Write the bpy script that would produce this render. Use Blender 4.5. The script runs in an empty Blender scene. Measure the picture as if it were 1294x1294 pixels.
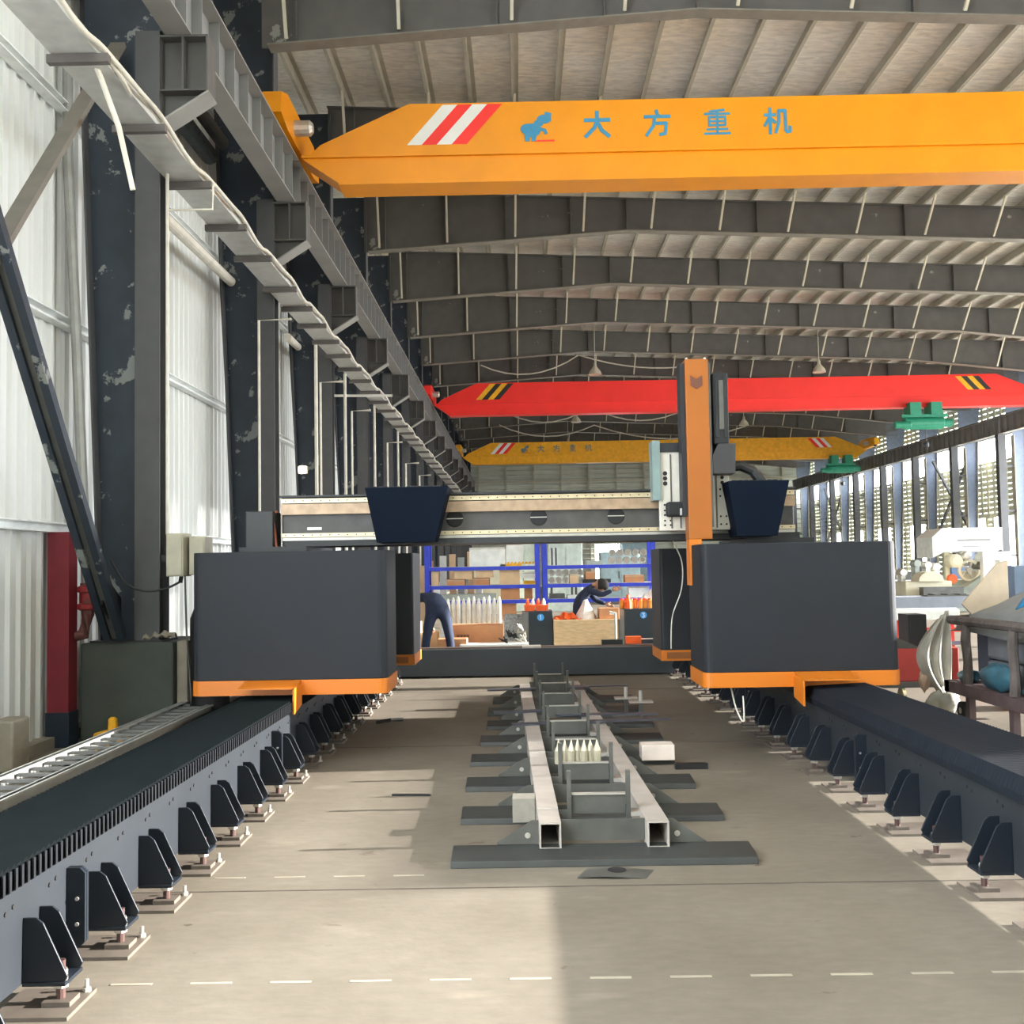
import bpy, bmesh, math, random
from mathutils import Vector, Matrix
random.seed(7)
SC = bpy.context.scene
COL = SC.collection
# ------------------------------------------------------------------ camera
H = 1.6; F = 1300.0; ROLL = math.radians(1.0)
def cam_axes():
    c, s = math.cos(ROLL), math.sin(ROLL)
    u, v = 658 - 647, 647 - 714
    d = Vector((u*c + v*s, -u*s + v*c, F)).normalized()
    z = Vector((0, d.z, -d.y)).normalized()
    x = d.cross(z)
    if x.x < 0: x = -x
    return x, d, z
AX = cam_axes()
cam_d = bpy.data.cameras.new('camera'); cam = bpy.data.objects.new('camera', cam_d); COL.objects.link(cam)
cam_d.sensor_width = 36; cam_d.lens = 36*F/1294; cam_d.clip_end = 400; cam_d.clip_start = 0.05
_c, _s = math.cos(ROLL), math.sin(ROLL)
def w(v): return Vector((AX[0].dot(v), AX[1].dot(v), AX[2].dot(v)))
cr = w(Vector((_c, -_s, 0))); cu = w(Vector((_s, _c, 0))); cf = w(Vector((0, 0, 1)))
M = Matrix((cr, cu, -cf)).transposed().to_4x4(); M.translation = Vector((0, 0, H))
cam.matrix_world = M
SC.camera = cam
def pt(px, py, Y):
    """a point of the hall at depth Y along a sight line, for surveying far things"""
    r = cr*(px-647)+cu*(647-py)+cf*F
    r = r*(Y/r.y); r.z += H
    return r
# ------------------------------------------------------------------ light
TANEL = 0.268
SUN_E = 14.0; SKY = 7.5; EXPO = 0.83
world = bpy.data.worlds.new('daylight'); SC.world = world; world.use_nodes = True
bgn = world.node_tree.nodes['Background']
bgn.inputs[0].default_value = (0.88, 0.94, 1.0, 1); bgn.inputs[1].default_value = SKY
sd = bpy.data.lights.new('sun', 'SUN'); sd.energy = SUN_E; sd.angle = math.radians(0.6); sd.color = (1.0, 0.96, 0.9)
sun = bpy.data.objects.new('sun', sd); COL.objects.link(sun)
sun.rotation_euler = Vector((-1, -0.05, -TANEL)).to_track_quat('-Z', 'Y').to_euler(); sun.location = (30, 2, 12)
def portal(name, loc, sx, sy, face):
    l = bpy.data.lights.new(name, 'AREA'); l.shape = 'RECTANGLE'; l.size = sx; l.size_y = sy; l.energy = 1
    o = bpy.data.objects.new(name, l); COL.objects.link(o); o.location = loc
    o.rotation_euler = Vector(face).to_track_quat('-Z', 'Y').to_euler()
    l.cycles.is_portal = True
    return o
SC.view_settings.view_transform = 'Standard'; SC.view_settings.look = 'None'
SC.view_settings.gamma = 1; SC.view_settings.use_curve_mapping = False
SC.view_settings.exposure = EXPO
try:
    SC.cycles.use_denoising = True
    SC.cycles.max_bounces = 8; SC.cycles.diffuse_bounces = 5; SC.cycles.glossy_bounces = 3
    SC.cycles.sample_clamp_indirect = 8
    SC.cycles.caustics_reflective = False; SC.cycles.caustics_refractive = False
except Exception: pass
# ------------------------------------------------------------------ materials
def lin(c): return tuple((x/255/12.92 if x/255 <= .04045 else ((x/255+.055)/1.055)**2.4) for x in c)
MATS = {}
def mat(name, rgb, rough=.6, metal=0., var=.12, scale=6., bump=0., bscale=30., patch=None, stretch=(1, 1, 1), emit=0, alpha=1, spec=.5):
    """rgb in 0-255; var = brightness variation by noise; patch = (rgb, threshold, scale) worn spots"""
    if name in MATS: return MATS[name]
    m = bpy.data.materials.new(name); m.use_nodes = True; nt = m.node_tree; N = nt.nodes; L = nt.links
    b = N['Principled BSDF']; c = lin(rgb)
    b.inputs['Roughness'].default_value = rough; b.inputs['Metallic'].default_value = metal
    b.inputs['Specular IOR Level'].default_value = spec
    tc = N.new('ShaderNodeTexCoord'); mp = N.new('ShaderNodeMapping'); mp.inputs['Scale'].default_value = stretch
    L.new(tc.outputs['Object'], mp.inputs[0])
    n = N.new('ShaderNodeTexNoise'); n.inputs['Scale'].default_value = scale; n.inputs['Detail'].default_value = 5
    L.new(mp.outputs[0], n.inputs['Vector'])
    r = N.new('ShaderNodeValToRGB'); r.color_ramp.elements[0].position = .3; r.color_ramp.elements[1].position = .7
    r.color_ramp.elements[0].color = tuple(x*(1-var) for x in c)+(1,); r.color_ramp.elements[1].color = tuple(min(1, x*(1+var)) for x in c)+(1,)
    L.new(n.outputs[0], r.inputs[0]); out = r.outputs[0]
    if patch:
        n2 = N.new('ShaderNodeTexNoise'); n2.inputs['Scale'].default_value = patch[2]; n2.inputs['Detail'].default_value = 7; n2.inputs['Roughness'].default_value = .6
        L.new(tc.outputs['Object'], n2.inputs['Vector'])
        r2 = N.new('ShaderNodeValToRGB'); r2.color_ramp.elements[0].position = patch[1]; r2.color_ramp.elements[1].position = patch[1]+.015
        L.new(n2.outputs[0], r2.inputs[0])
        mx = N.new('ShaderNodeMix'); mx.data_type = 'RGBA'; L.new(r2.outputs[0], mx.inputs['Factor'])
        L.new(out, mx.inputs['A']); mx.inputs['B'].default_value = lin(patch[0])+(1,); out = mx.outputs['Result']
    L.new(out, b.inputs['Base Color'])
    if bump:
        bn = N.new('ShaderNodeTexNoise'); bn.inputs['Scale'].default_value = bscale; bn.inputs['Detail'].default_value = 4
        L.new(mp.outputs[0], bn.inputs['Vector'])
        bp = N.new('ShaderNodeBump'); bp.inputs['Strength'].default_value = bump; bp.inputs['Distance'].default_value = .02
        L.new(bn.outputs[0], bp.inputs['Height']); L.new(bp.outputs[0], b.inputs['Normal'])
    if emit:
        b.inputs['Emission Color'].default_value = c+(1,); b.inputs['Emission Strength'].default_value = emit
    if alpha < 1:
        b.inputs['Alpha'].default_value = alpha
    m['nt'] = 1; MATS[name] = m; return m
STEEL = mat('painted frame steel', (92, 90, 88), .55, 0, .12, 3, patch=((150, 150, 145), .655, 1.7))
STEELB = mat('peeling blue grey paint with shade', (38, 48, 60), .5, 0, .2, 3, patch=((128, 132, 130), .585, 2.4))  # shade of the column web is mixed into this colour; the peeling is real
STEELG = mat('grey column flange paint', (78, 78, 80), .55, 0, .1, 4)  # same column paint as the web, without the shade in it
RUNW = mat('runway beam grey', (150, 148, 144), .5, 0, .08, 2)
RUNS = mat('runway stiffener grey', (134, 134, 134), .5, 0, .06, 2)
CREAM = mat('pale galvanised steel', (196, 190, 172), .45, .1, .1, 5)
PURL = mat('purlin steel', (172, 167, 154), .5, .15, .15, 2.5)
GALV = mat('galvanised tray', (206, 206, 202), .42, .2, .1, 8)
ORANGE = mat('crane yellow orange', (238, 150, 0), .42, 0, .05, 2)
ORANGE2 = mat('machine orange', (200, 112, 22), .45, 0, .05, 3)
RED = mat('crane red', (252, 50, 42), .45, 0, .06, 2)
WHITE = mat('white paint', (232, 230, 224), .5, 0, .03)
REDP = mat('red paint', (214, 54, 40), .5, 0, .04)
BLUEP = mat('blue sign paint', (60, 140, 178), .55, 0, .08, 20)
BLACKP = mat('black paint', (40, 40, 38), .5)
YELP = mat('yellow paint', (238, 176, 30), .5)
CAB = mat('textured charcoal cabinet', (31, 34, 40), .6, 0, .06, 3, bump=.15, bscale=220, spec=.3)
CABI = mat('dark inner cabinet', (28, 30, 36), .55, 0, .08, 3)
NAVY = mat('black blue duct', (7, 17, 32), .7, 0, .1, 4, spec=.1)
BED = mat('machine bed blue grey', (40, 44, 49), .5, 0, .14, 3, spec=.3)
BRK = mat('bracket blue black', (26, 32, 40), .45, 0, .1, 5, spec=.35)
BELL = mat('black bellows', (12, 17, 18), .85, 0, .15, 8, spec=.08)
BELT = mat('dark rail cover', (26, 31, 38), .7, 0, .1, 8, spec=.15)
BARE = mat('bare silver steel', (190, 186, 178), .35, .45, .12, 9)
MACH = mat('machined aluminium', (205, 200, 190), .4, .3, .08, 9)
DARK = mat('black steel', (34, 36, 38), .45, .1, .15, 6)
RAW = mat('raw grey steel', (92, 92, 88), .45, .3, .18, 7)
PLATE = mat('floor anchor plate steel', (104, 95, 86), .6, .1, .15, 10)
CONC = mat('painted plinth concrete', (66, 72, 66), .7, 0, .18, 2.2, bump=.2, patch=((120, 122, 112), .70, 1.6))
CONCL = mat('bare concrete', (150, 142, 128), .85, 0, .15, 5, bump=.3)
BEIGE = mat('beige box enamel', (186, 180, 160), .5)
CARD = mat('brown cardboard', (198, 142, 100), .8, 0, .06, 8)
CARDL = mat('pale cardboard', (222, 192, 152), .8, 0, .06, 8)
WOOD = mat('chipboard crate', (206, 176, 134), .75, 0, .16, 9, stretch=(1, 1, 5))
RACK = mat('blue rack paint', (46, 66, 200), .45)
CLOTH = mat('navy cloth', (32, 42, 66), .85, 0, .2, 12, bump=.3, bscale=14)
SKIN = mat('skin', (196, 146, 118), .6)
HAIR = mat('black hair', (24, 22, 22), .7)
BINO = mat('orange plastic', (240, 96, 34), .45)
ORJ = mat('amber jar', (244, 160, 60), .4)
PLAS = mat('clear plastic film', (214, 222, 216), .2, 0, .05, alpha=.55)
PLASW = mat('white plastic', (228, 232, 228), .4)
MGREY = mat('machine grey green', (168, 178, 172), .5, 0, .1, 4)
MCREAM = mat('machine cream', (222, 216, 190), .5, 0, .08, 4)
TARP = mat('grey tarpaulin', (128, 130, 130), .7, 0, .12, 4, bump=.3, bscale=6)
BTARP = mat('blue film', (30, 150, 205), .4, 0, .25, 5, bump=.5, bscale=8)
TEALB = mat('teal plastic bag', (64, 110, 128), .4, 0, .3, 7, bump=.5, bscale=9)
BARK = mat('rough worn timber', (96, 88, 84), .85, 0, .3, 8, bump=.6, bscale=20)
MAROON = mat('maroon post paint', (122, 32, 44), .5, 0, .12, 5)
GREEN = mat('hoist green', (40, 140, 110), .45)
PIPEW = mat('white pipe', (218, 212, 198), .45)
DUCT = mat('dark pipe lagging', (88, 92, 94), .6, 0, .2, 6)
LAMPM = mat('lamp glow', (255, 250, 235), .5, emit=30)
RUBB = mat('dark rubber', (26, 26, 28), .7)
TYRE = mat('cream castor', (206, 198, 160), .6)
STK = mat('blue sticker', (60, 150, 220), .5)

def wall_mat(name, rgb, rough=.5, seam=None):
    return mat(name, rgb, rough, 0, .05, 1.2, stretch=(1, 1, .25), patch=seam)
WALLM = wall_mat('white corrugated sheet', (220, 221, 218))
WALLF = mat('far grey slat sheet', (208, 212, 202), .6, 0, .06, 1)
WALLR = mat('right wall louvre sheet', (222, 224, 204), .6, 0, .06, 1)

def floor_mat():
    m = bpy.data.materials.new('worn pale concrete floor'); m.use_nodes = True; nt = m.node_tree; N = nt.nodes; L = nt.links
    b = N['Principled BSDF']; b.inputs['Roughness'].default_value = .62; b.inputs['Specular IOR Level'].default_value = .35
    tc = N.new('ShaderNodeTexCoord')
    def noise(scale, st=(1, 1, 1), det=6, rough=.55):
        mp = N.new('ShaderNodeMapping'); mp.inputs['Scale'].default_value = st; L.new(tc.outputs['Object'], mp.inputs[0])
        n = N.new('ShaderNodeTexNoise'); n.inputs['Scale'].default_value = scale; n.inputs['Detail'].default_value = det; n.inputs['Roughness'].default_value = rough
        L.new(mp.outputs[0], n.inputs['Vector']); return n.outputs[0]
    def ramp(x, p0, c0, p1, c1):
        r = N.new('ShaderNodeValToRGB'); e = r.color_ramp.elements; e[0].position = p0; e[0].color = c0; e[1].position = p1; e[1].color = c1
        L.new(x, r.inputs[0]); return r.outputs[0]
    def mix(f, a, bb, mode='MIX'):
        x = N.new('ShaderNodeMix'); x.data_type = 'RGBA'; x.blend_type = mode
        if isinstance(f, float): x.inputs['Factor'].default_value = f
        else: L.new(f, x.inputs['Factor'])
        L.new(a, x.inputs['A'])
        if isinstance(bb, tuple): x.inputs['B'].default_value = bb
        else: L.new(bb, x.inputs['B'])
        return x.outputs['Result']
    base = ramp(noise(.9), .3, lin((109, 101, 89))+(1,), .7, lin((127, 119, 107))+(1,))
    fine = ramp(noise(9, (1, 2.2, 1)), .25, (.86, .86, .86, 1), .75, (1.06, 1.06, 1.06, 1))
    c = mix(1.0, base, fine, 'MULTIPLY')
    st = ramp(noise(2.6, (1, 2.0, 1), 8, .62), .665, (0, 0, 0, 1), .70, (.75, .75, .75, 1))
    c = mix(st, c, lin((84, 70, 58))+(1,))
    st2 = ramp(noise(5.5, (1, 1.6, 1), 3), .72, (0, 0, 0, 1), .74, (.8, .8, .8, 1))
    c = mix(st2, c, lin((70, 58, 50))+(1,))
    lt = ramp(noise(1.6, (1, 2.5, 1), 6), .62, (0, 0, 0, 1), .75, (.5, .5, .5, 1))
    c = mix(lt, c, lin((148, 139, 125))+(1,))
    L.new(c, b.inputs['Base Color'])
    bp = N.new('ShaderNodeBump'); bp.inputs['Strength'].default_value = .12; bp.inputs['Distance'].default_value = .01
    L.new(noise(25), bp.inputs['Height']); L.new(bp.outputs[0], b.inputs['Normal'])
    return m
def foil_mat():
    m = bpy.data.materials.new('crinkled foil insulation'); m.use_nodes = True; nt = m.node_tree; N = nt.nodes; L = nt.links
    b = N['Principled BSDF']; b.inputs['Roughness'].default_value = .45; b.inputs['Metallic'].default_value = .08
    tc = N.new('ShaderNodeTexCoord'); mp = N.new('ShaderNodeMapping'); mp.inputs['Scale'].default_value = (.8, 2.6, 1); L.new(tc.outputs['Object'], mp.inputs[0])
    n = N.new('ShaderNodeTexNoise'); n.inputs['Scale'].default_value = 5; n.inputs['Detail'].default_value = 5; n.inputs['Distortion'].default_value = .6; L.new(mp.outputs[0], n.inputs['Vector'])
    r = N.new('ShaderNodeValToRGB'); e = r.color_ramp.elements; e[0].position = .33; e[0].color = lin((224, 224, 222))+(1,); e[1].position = .62; e[1].color = lin((253, 252, 248))+(1,)
    L.new(n.outputs[0], r.inputs[0])
    n2 = N.new('ShaderNodeTexNoise'); n2.inputs['Scale'].default_value = .35; L.new(tc.outputs['Object'], n2.inputs['Vector'])
    r2 = N.new('ShaderNodeValToRGB'); e = r2.color_ramp.elements; e[0].position = .42; e[0].color = (1, 1, 1, 1); e[1].position = .65; e[1].color = (1, .93, .84, 1); L.new(n2.outputs[0], r2.inputs[0])
    mx = N.new('ShaderNodeMix'); mx.data_type = 'RGBA'; mx.blend_type = 'MULTIPLY'; mx.inputs['Factor'].default_value = 1
    L.new(r.outputs[0], mx.inputs['A']); L.new(r2.outputs[0], mx.inputs['B']); L.new(mx.outputs['Result'], b.inputs['Base Color'])
    bp = N.new('ShaderNodeBump'); bp.inputs['Strength'].default_value = .6; bp.inputs['Distance'].default_value = .05
    L.new(n.outputs[0], bp.inputs['Height']); L.new(bp.outputs[0], b.inputs['Normal'])
    return m
# ------------------------------------------------------------------ mesh helpers
class MB:
    def __init__(s): s.v = []; s.f = []
    def add(s, vs, fs):
        o = len(s.v); s.v += [tuple(v) for v in vs]; s.f += [tuple(i+o for i in f) for f in fs]; return s
    def box(s, x0, x1, y0, y1, z0, z1):
        return s.add([(x0, y0, z0), (x1, y0, z0), (x1, y1, z0), (x0, y1, z0), (x0, y0, z1), (x1, y0, z1), (x1, y1, z1), (x0, y1, z1)],
                     [(0, 3, 2, 1), (4, 5, 6, 7), (0, 1, 5, 4), (1, 2, 6, 5), (2, 3, 7, 6), (3, 0, 4, 7)])
    def bar(s, p, q, a, b, up=(0, 0, 1)):
        p, q = Vector(p), Vector(q); d = (q-p).normalized(); up = Vector(up)
        if abs(d.dot(up)) > .98: up = Vector((0, 1, 0))
        sx = d.cross(up).normalized(); sz = sx.cross(d)
        vs = []
        for e in (p, q):
            for i, j in ((-1, -1), (1, -1), (1, 1), (-1, 1)): vs.append(e+sx*(i*a/2)+sz*(j*b/2))
        return s.add(vs, [(0, 1, 2, 3), (7, 6, 5, 4), (0, 4, 5, 1), (1, 5, 6, 2), (2, 6, 7, 3), (3, 7, 4, 0)])
    def prism(s, poly, plane, a0, a1):
        """poly in 2D; plane 'XZ' extruded along Y, 'YZ' along X, 'XY' along Z"""
        n = len(poly)
        def P(p, a): return {'XZ': (p[0], a, p[1]), 'YZ': (a, p[0], p[1]), 'XY': (p[0], p[1], a)}[plane]
        vs = [P(p, a0) for p in poly]+[P(p, a1) for p in poly]
        return s.add(vs, [tuple(range(n)), tuple(range(2*n-1, n-1, -1))]+[(i, i+n, (i+1) % n+n, (i+1) % n) for i in range(n)])
    def tube(s, pts, r, seg=8, caps=True):
        pts = [Vector(p) for p in pts]; n = len(pts); vs = []; fs = []
        rr = r if isinstance(r, (list, tuple)) else [r]*n
        up = Vector((0, 0, 1))
        for i, p in enumerate(pts):
            d = (pts[min(i+1, n-1)]-pts[max(i-1, 0)]).normalized()
            u = up if abs(d.dot(up)) < .95 else Vector((0, 1, 0))
            a = d.cross(u).normalized(); b = a.cross(d)
            for k in range(seg):
                t = 2*math.pi*k/seg; vs.append(p+a*math.cos(t)*rr[i]+b*math.sin(t)*rr[i])
        for i in range(n-1):
            for k in range(seg): fs.append((i*seg+k, i*seg+(k+1) % seg, (i+1)*seg+(k+1) % seg, (i+1)*seg+k))
        if caps: fs += [tuple(range(seg-1, -1, -1)), tuple(range((n-1)*seg, n*seg))]
        return s.add(vs, fs)
    def lathe(s, c, prof, seg=16, axis='Z', caps=True):
        c = Vector(c); n = len(prof); vs = []
        for r, h in prof:
            for k in range(seg):
                t = 2*math.pi*k/seg; x, y = r*math.cos(t), r*math.sin(t)
                vs.append(c+(Vector((x, y, h)) if axis == 'Z' else Vector((x, h, y)) if axis == 'Y' else Vector((h, x, y))))
        fs = [(i*seg+k, i*seg+(k+1) % seg, (i+1)*seg+(k+1) % seg, (i+1)*seg+k) for i in range(n-1) for k in range(seg)]
        if caps: fs += [tuple(range(seg-1, -1, -1)), tuple(range((n-1)*seg, n*seg))]
        return s.add(vs, fs)
    def grid(s, fn, nu, nv):
        vs = [fn(i/nu, j/nv) for i in range(nu+1) for j in range(nv+1)]
        return s.add(vs, [(i*(nv+1)+j, (i+1)*(nv+1)+j, (i+1)*(nv+1)+j+1, i*(nv+1)+j+1) for i in range(nu) for j in range(nv)])
    def strokes(s, lines, x, z, wd, ht, y, pen, th=.006):
        for ln in lines:
            p = [Vector((x+a*wd, z+b*ht)) for a, b in ln]
            for a, b in zip(p, p[1:]):
                d = (b-a).normalized(); a2, b2 = a-d*pen*.28, b+d*pen*.28; nrm = Vector((-d.y, d.x))*pen/2
                s.n = getattr(s, 'n', 0)+1; e_ = .0004*(s.n % 9)
                s.prism([a2+nrm, b2+nrm, b2-nrm, a2-nrm], 'XZ', y-th-e_, y+.001)
        return s
    def build(s, name, m, parent=None, smooth=False, loc=None, solid=0, bevel=0, sub=0):
        me = bpy.data.meshes.new(name)
        if parent is not None: off = wloc(parent)
        elif loc is not None: off = Vector(loc)
        else:
            xs, ys, zs = zip(*s.v); off = Vector(((min(xs)+max(xs))/2, (min(ys)+max(ys))/2, min(zs)))
        me.from_pydata([Vector(v)-off for v in s.v], [], s.f); me.update()
        bm = bmesh.new(); bm.from_mesh(me); bmesh.ops.recalc_face_normals(bm, faces=bm.faces); bm.to_mesh(me); bm.free()
        me.materials.append(m)
        o = bpy.data.objects.new(name, me); COL.objects.link(o)
        if parent is not None: o.parent = parent
        else: o.location = off
        if smooth:
            for p in me.polygons: p.use_smooth = True
        if bevel:
            b = o.modifiers.new('bevel', 'BEVEL'); b.width = bevel; b.segments = 2; b.limit_method = 'ANGLE'
        if sub:
            b = o.modifiers.new('subsurf', 'SUBSURF'); b.levels = b.render_levels = sub
        if solid:
            b = o.modifiers.new('solidify', 'SOLIDIFY'); b.thickness = solid; b.offset = 0
        return o
def wloc(o):
    v = Vector((0, 0, 0))
    while o is not None: v += Vector(o.location); o = o.parent
    return v
def tag(o, label=None, cat=None, group=None, kind=None):
    if label: o['label'] = label
    if cat: o['category'] = cat
    if group: o['group'] = group
    if kind: o['kind'] = kind
    return o
def thing(name, label, cat, loc, group=None):
    o = bpy.data.objects.new(name, None); COL.objects.link(o); o.location = loc; o.empty_display_size = .1
    return tag(o, label, cat, group)
def struct(o): o['kind'] = 'structure'; return o
def kids(o): return [c for c in list(COL.objects) if c.parent is o]
def dup(o, loc=None, label=None, parent=None, group=None):
    kmap = {}
    for c in list(COL.objects): kmap.setdefault(c.parent, []).append(c)
    def rec(src, par):
        c = src.copy(); COL.objects.link(c)
        c.parent = par
        for ch in kmap.get(src, []): rec(ch, c)
        return c
    c = rec(o, parent)
    if loc is not None: c.location = loc
    if label: c['label'] = label
    if group: c['group'] = group
    return c
def B(*a): return MB().box(*a)
ORD = 'first second third fourth fifth sixth seventh eighth ninth tenth eleventh twelfth thirteenth fourteenth fifteenth sixteenth seventeenth eighteenth nineteenth twentieth twenty-first twenty-second twenty-third twenty-fourth twenty-fifth twenty-sixth twenty-seventh twenty-eighth twenty-ninth thirtieth thirty-first thirty-second'.split()
# ------------------------------------------------------------------ the hall
YF = [9.95, 14.6, 19.05, 23.5, 28.0, 32.5, 37.0, 41.5, 46.0, 50.5, 55.0, 59.5, 64.0, 68.5, 73.0]
def ztop(x): return 10.32-.0435*(x+3.9)          # underside of purlins
XW = -4.45; XR = 21.0
fl = B(-4.9, XR+.2, -2, 75, -.2, 0).build('floor', floor_mat(), loc=(0, 0, 0)); struct(fl)
gr = B(XR+.2, 60, -20, 110, -.25, -.04).build('ground', mat('pale outdoor paving', (214, 208, 196), .8), loc=(0, 0, 0)); struct(gr)
# floor joints and the dashed line
jm = mat('dark joint filler', (84, 76, 68), .9); dm = mat('chalk dash paint', (158, 150, 134), .8)
jb = MB()
for y in (5.2, 9.25, 13.2, 18): jb.box(-4, 8, y, y+.012, 0, .002)
struct(jb.build('trim_1', jm))
db = MB()
for k in range(13): db.box(-1.62+k*.31, -1.62+k*.31+.16, 4.06, 4.078, 0, .002)
for k in range(4): db.box(-1.62+k*.31, -1.62+k*.31+.16, 5.42, 5.436, 0, .002)
struct(db.build('trim_2', dm))
# left wall, vertical ribs
def ribbed(name, y0, y1, z0, z1, x, m, pitch=.19, d=.035, side=1):
    pr = []; y = y0
    while y < y1:
        for a, b in ((0, 0), (.55, 0), (.65, d), (.88, d), (.97, 0)): pr.append((y+a*pitch, x+side*b))
        y += pitch
    mb = MB(); n = len(pr)
    vs = [(p[1], p[0], z0) for p in pr]+[(p[1], p[0], z1) for p in pr]
    mb.add(vs, [(i, i+1, i+1+n, i+n) for i in range(n-1)])
    o = mb.build(name, m, loc=(x, y0, z0)); return struct(o)
ribbed('wall_left', 4, 74.6, .0, 10.6, XW, WALLM)
struct(B(XW-.3, XW-.02, 4, 74.6, 0, 10.8).build('wall_left_backing', mat('outer sheet', (200, 200, 195))))
struct(B(XW, -4.3, 4, 73, 0, .10).build('baseboard_left', CONCL))
# far wall with horizontal slats
mb = MB(); z = 0
pr = []
while z < 10.4:
    pr += [(0, z), (0, z+.16), (-.05, z+.2), (-.05, z+.29), (0, z+.33)]; z += .34
n = len(pr)
def farpiece(name, x0, x1, z0, z1):
    q = [p for p in pr if z0 <= p[1] <= z1]; k = len(q)
    m_ = MB(); m_.add([(x0, 74.5+p[0], p[1]) for p in q]+[(x1, 74.5+p[0], p[1]) for p in q], [(i, i+1, i+1+k, i+k) for i in range(k-1)])
    return struct(m_.build(name, WALLF))
farpiece('wall_far_left', -4.9, 5.4, 0, 10.4); farpiece('wall_far_over_door', 5.4, 7.2, 3.0, 10.4); farpiece('wall_far_right', 7.2, XR+.2, 0, 10.4)
m_ = MB()
for x in range(-3, 21, 2): m_.box(x, x+.09, 74.3, 74.44, 0, 9.5)
for z in (3.1, 5.4, 7.55): m_.box(-4.7, XR, 74.2, 74.3, z, z+.12)
tag(m_.build('wall_post_grid', CREAM), 'cream grid of thin posts and rails across the far slatted wall', 'wall frame')
# right wall: lower openings, high window band
def louvre(name, y0, y1, z0, z1, open_=True):
    """vertical posts carrying horizontal louvre blades with daylight between them"""
    m_ = MB(); z = z0
    if open_:
        while z < z1-.02: m_.box(XR-.02, XR+.02, y0, y1, z, min(z1, z+.19)); z += .235
        y = y0
        while y < y1: m_.box(XR-.05, XR+.05, y, min(y1, y+.22), z0, z1); y += .6
    else: m_.box(XR-.03, XR+.03, y0, y1, z0, z1)
    o = m_.build(name, WALLR); return struct(o)
louvre('wall_right', 13.9, 74.6, 6.85, 9.9)
louvre('wall_right', -2, 13.9, 6.85, 9.9, False)
louvre('wall_right', 6.25, 13.9, 5.2, 5.80, False)
louvre('wall_right', 41.2, 74.6, 3.35, 5.82)
lowers = [(41.2, 43.7), (45.6, 46.5), (48.2, 53.4), (55.4, 58.4), (60.4, 63), (64.6, 67.4), (68.8, 74.6)]
for a, b in lowers: louvre('wall_right', a, b, 0, 3.35)
struct(B(XR-.1, XR+.02, 6.25, 13.9, 5.76, 5.8).build('trim_3', STEELG)); struct(B(XR-.12, XR+.02, -2, 74.5, 6.82, 6.9).build('trim_4', STEELG))
portal('daylight_band', (XR+.3, 40, 6.33), 69, 1.1, (-1, 0, 0))
portal('daylight_yard_opening', (XR+.3, 27, 3.4), 28.4, 6.8, (-1, 0, 0))
portal('daylight_low_opening', (XR+.3, 10, 2.6), 7.6, 5.2, (-1, 0, 0))
portal('daylight_near_opening', (XR+.3, 2.1, 3.4), 8.2, 6.8, (-1, 0, 0))
struct(B(-5, XR+.2, -2.2, -2.0, 0, 10.6).build('wall_near', WALLF))
# roof
rf = MB(); x0, x1 = -5, XR+.6
rf.add([(x0, -2, ztop(x0)+.22), (x1, -2, ztop(x1)+.22), (x1, 75, ztop(x1)+.22), (x0, 75, ztop(x0)+.22)], [(0, 1, 2, 3)])
rf.add([(x0, -2, ztop(x0)+.4), (x1, -2, ztop(x1)+.4), (x1, 75, ztop(x1)+.4), (x0, 75, ztop(x0)+.4)], [(3, 2, 1, 0)])
struct(rf.build('ceiling', foil_mat(), loc=(0, 0, ztop(0))))
# purlins (Z sections)
first = None
for j in range(-5, 27):
    x = .04+.785*j; z = ztop(x)
    if first is None:
        p = MB(); p.prism([(x-.06, z), (x+.0, z), (x+.0, z+.2), (x+.07, z+.2), (x+.07, z+.215), (x-.012, z+.215), (x-.012, z+.015), (x-.06, z+.015)], 'XZ', 9, 74)
        first = p.build('roof_purlin', PURL); tag(first, 'pale steel purlin under the foil roof, first from the left wall', 'roof purlin', 'roof purlins under the foil'); fx, fz = x, z; fl0 = Vector(first.location)
    else:
        dup(first, fl0+Vector((x-fx, 0, z-fz)), 'pale steel purlin under the foil roof, %s from the left wall' % ORD[j+5])
# rafters
def rafter_poly():
    top = [(-3.5, ztop(-3.5)), (20.3, ztop(20.3))]
    bot = [(-3.4, 8.9), (2.6, 9.28), (14.0, 8.78), (19.5, 8.15)]
    return top, bot
STX = [-3.0, -1.6, -.2, 1.3, 2.6, 5.6, 9., 12., 15., 17.5]
def zbot(x):
    b = rafter_poly()[1]
    for (a, za), (c, zc) in zip(b, b[1:]):
        if x <= c: return za+(zc-za)*(x-a)/(c-a)
    return b[-1][1]
def make_rafter(y):
    top, bot = rafter_poly()
    t = thing('roof_rafter', '', 'roof rafter', (0, y, 8.15), 'roof rafters spanning the hall')
    MB().prism([top[0], top[1], (20.3, bot[-1][1])]+[(b[0], b[1]) for b in bot[::-1]]+[(-3.5, 8.9)], 'XZ', y-.01, y+.01).build('web', STEEL, t)
    fb = MB()
    for (a, za), (c, zc) in zip(bot, bot[1:]): fb.bar((a, y, za), (c, y, zc), .24, .022)
    fb.build('bottom_flange', mat('flange grey', (128, 124, 116), .5), t)
    MB().bar((top[0][0], y, top[0][1]-.012), (top[1][0], y, top[1][1]-.012), .24, .02).build('top_flange', STEEL, t)
    for x in STX: B(x-.01, x+.01, y-.11, y-.01, zbot(x)+.01, ztop(x)-.02).build('stiffener', STEEL, t)
    for j in range(-2, 12):
        x = .04+1.57*j
        MB().bar((x, y-.75, ztop(x)+.02), (x-.03, y-.12, zbot(x)+.05), .045, .045).build('fly_brace', CREAM, t)
    return t
raf = None
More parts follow.
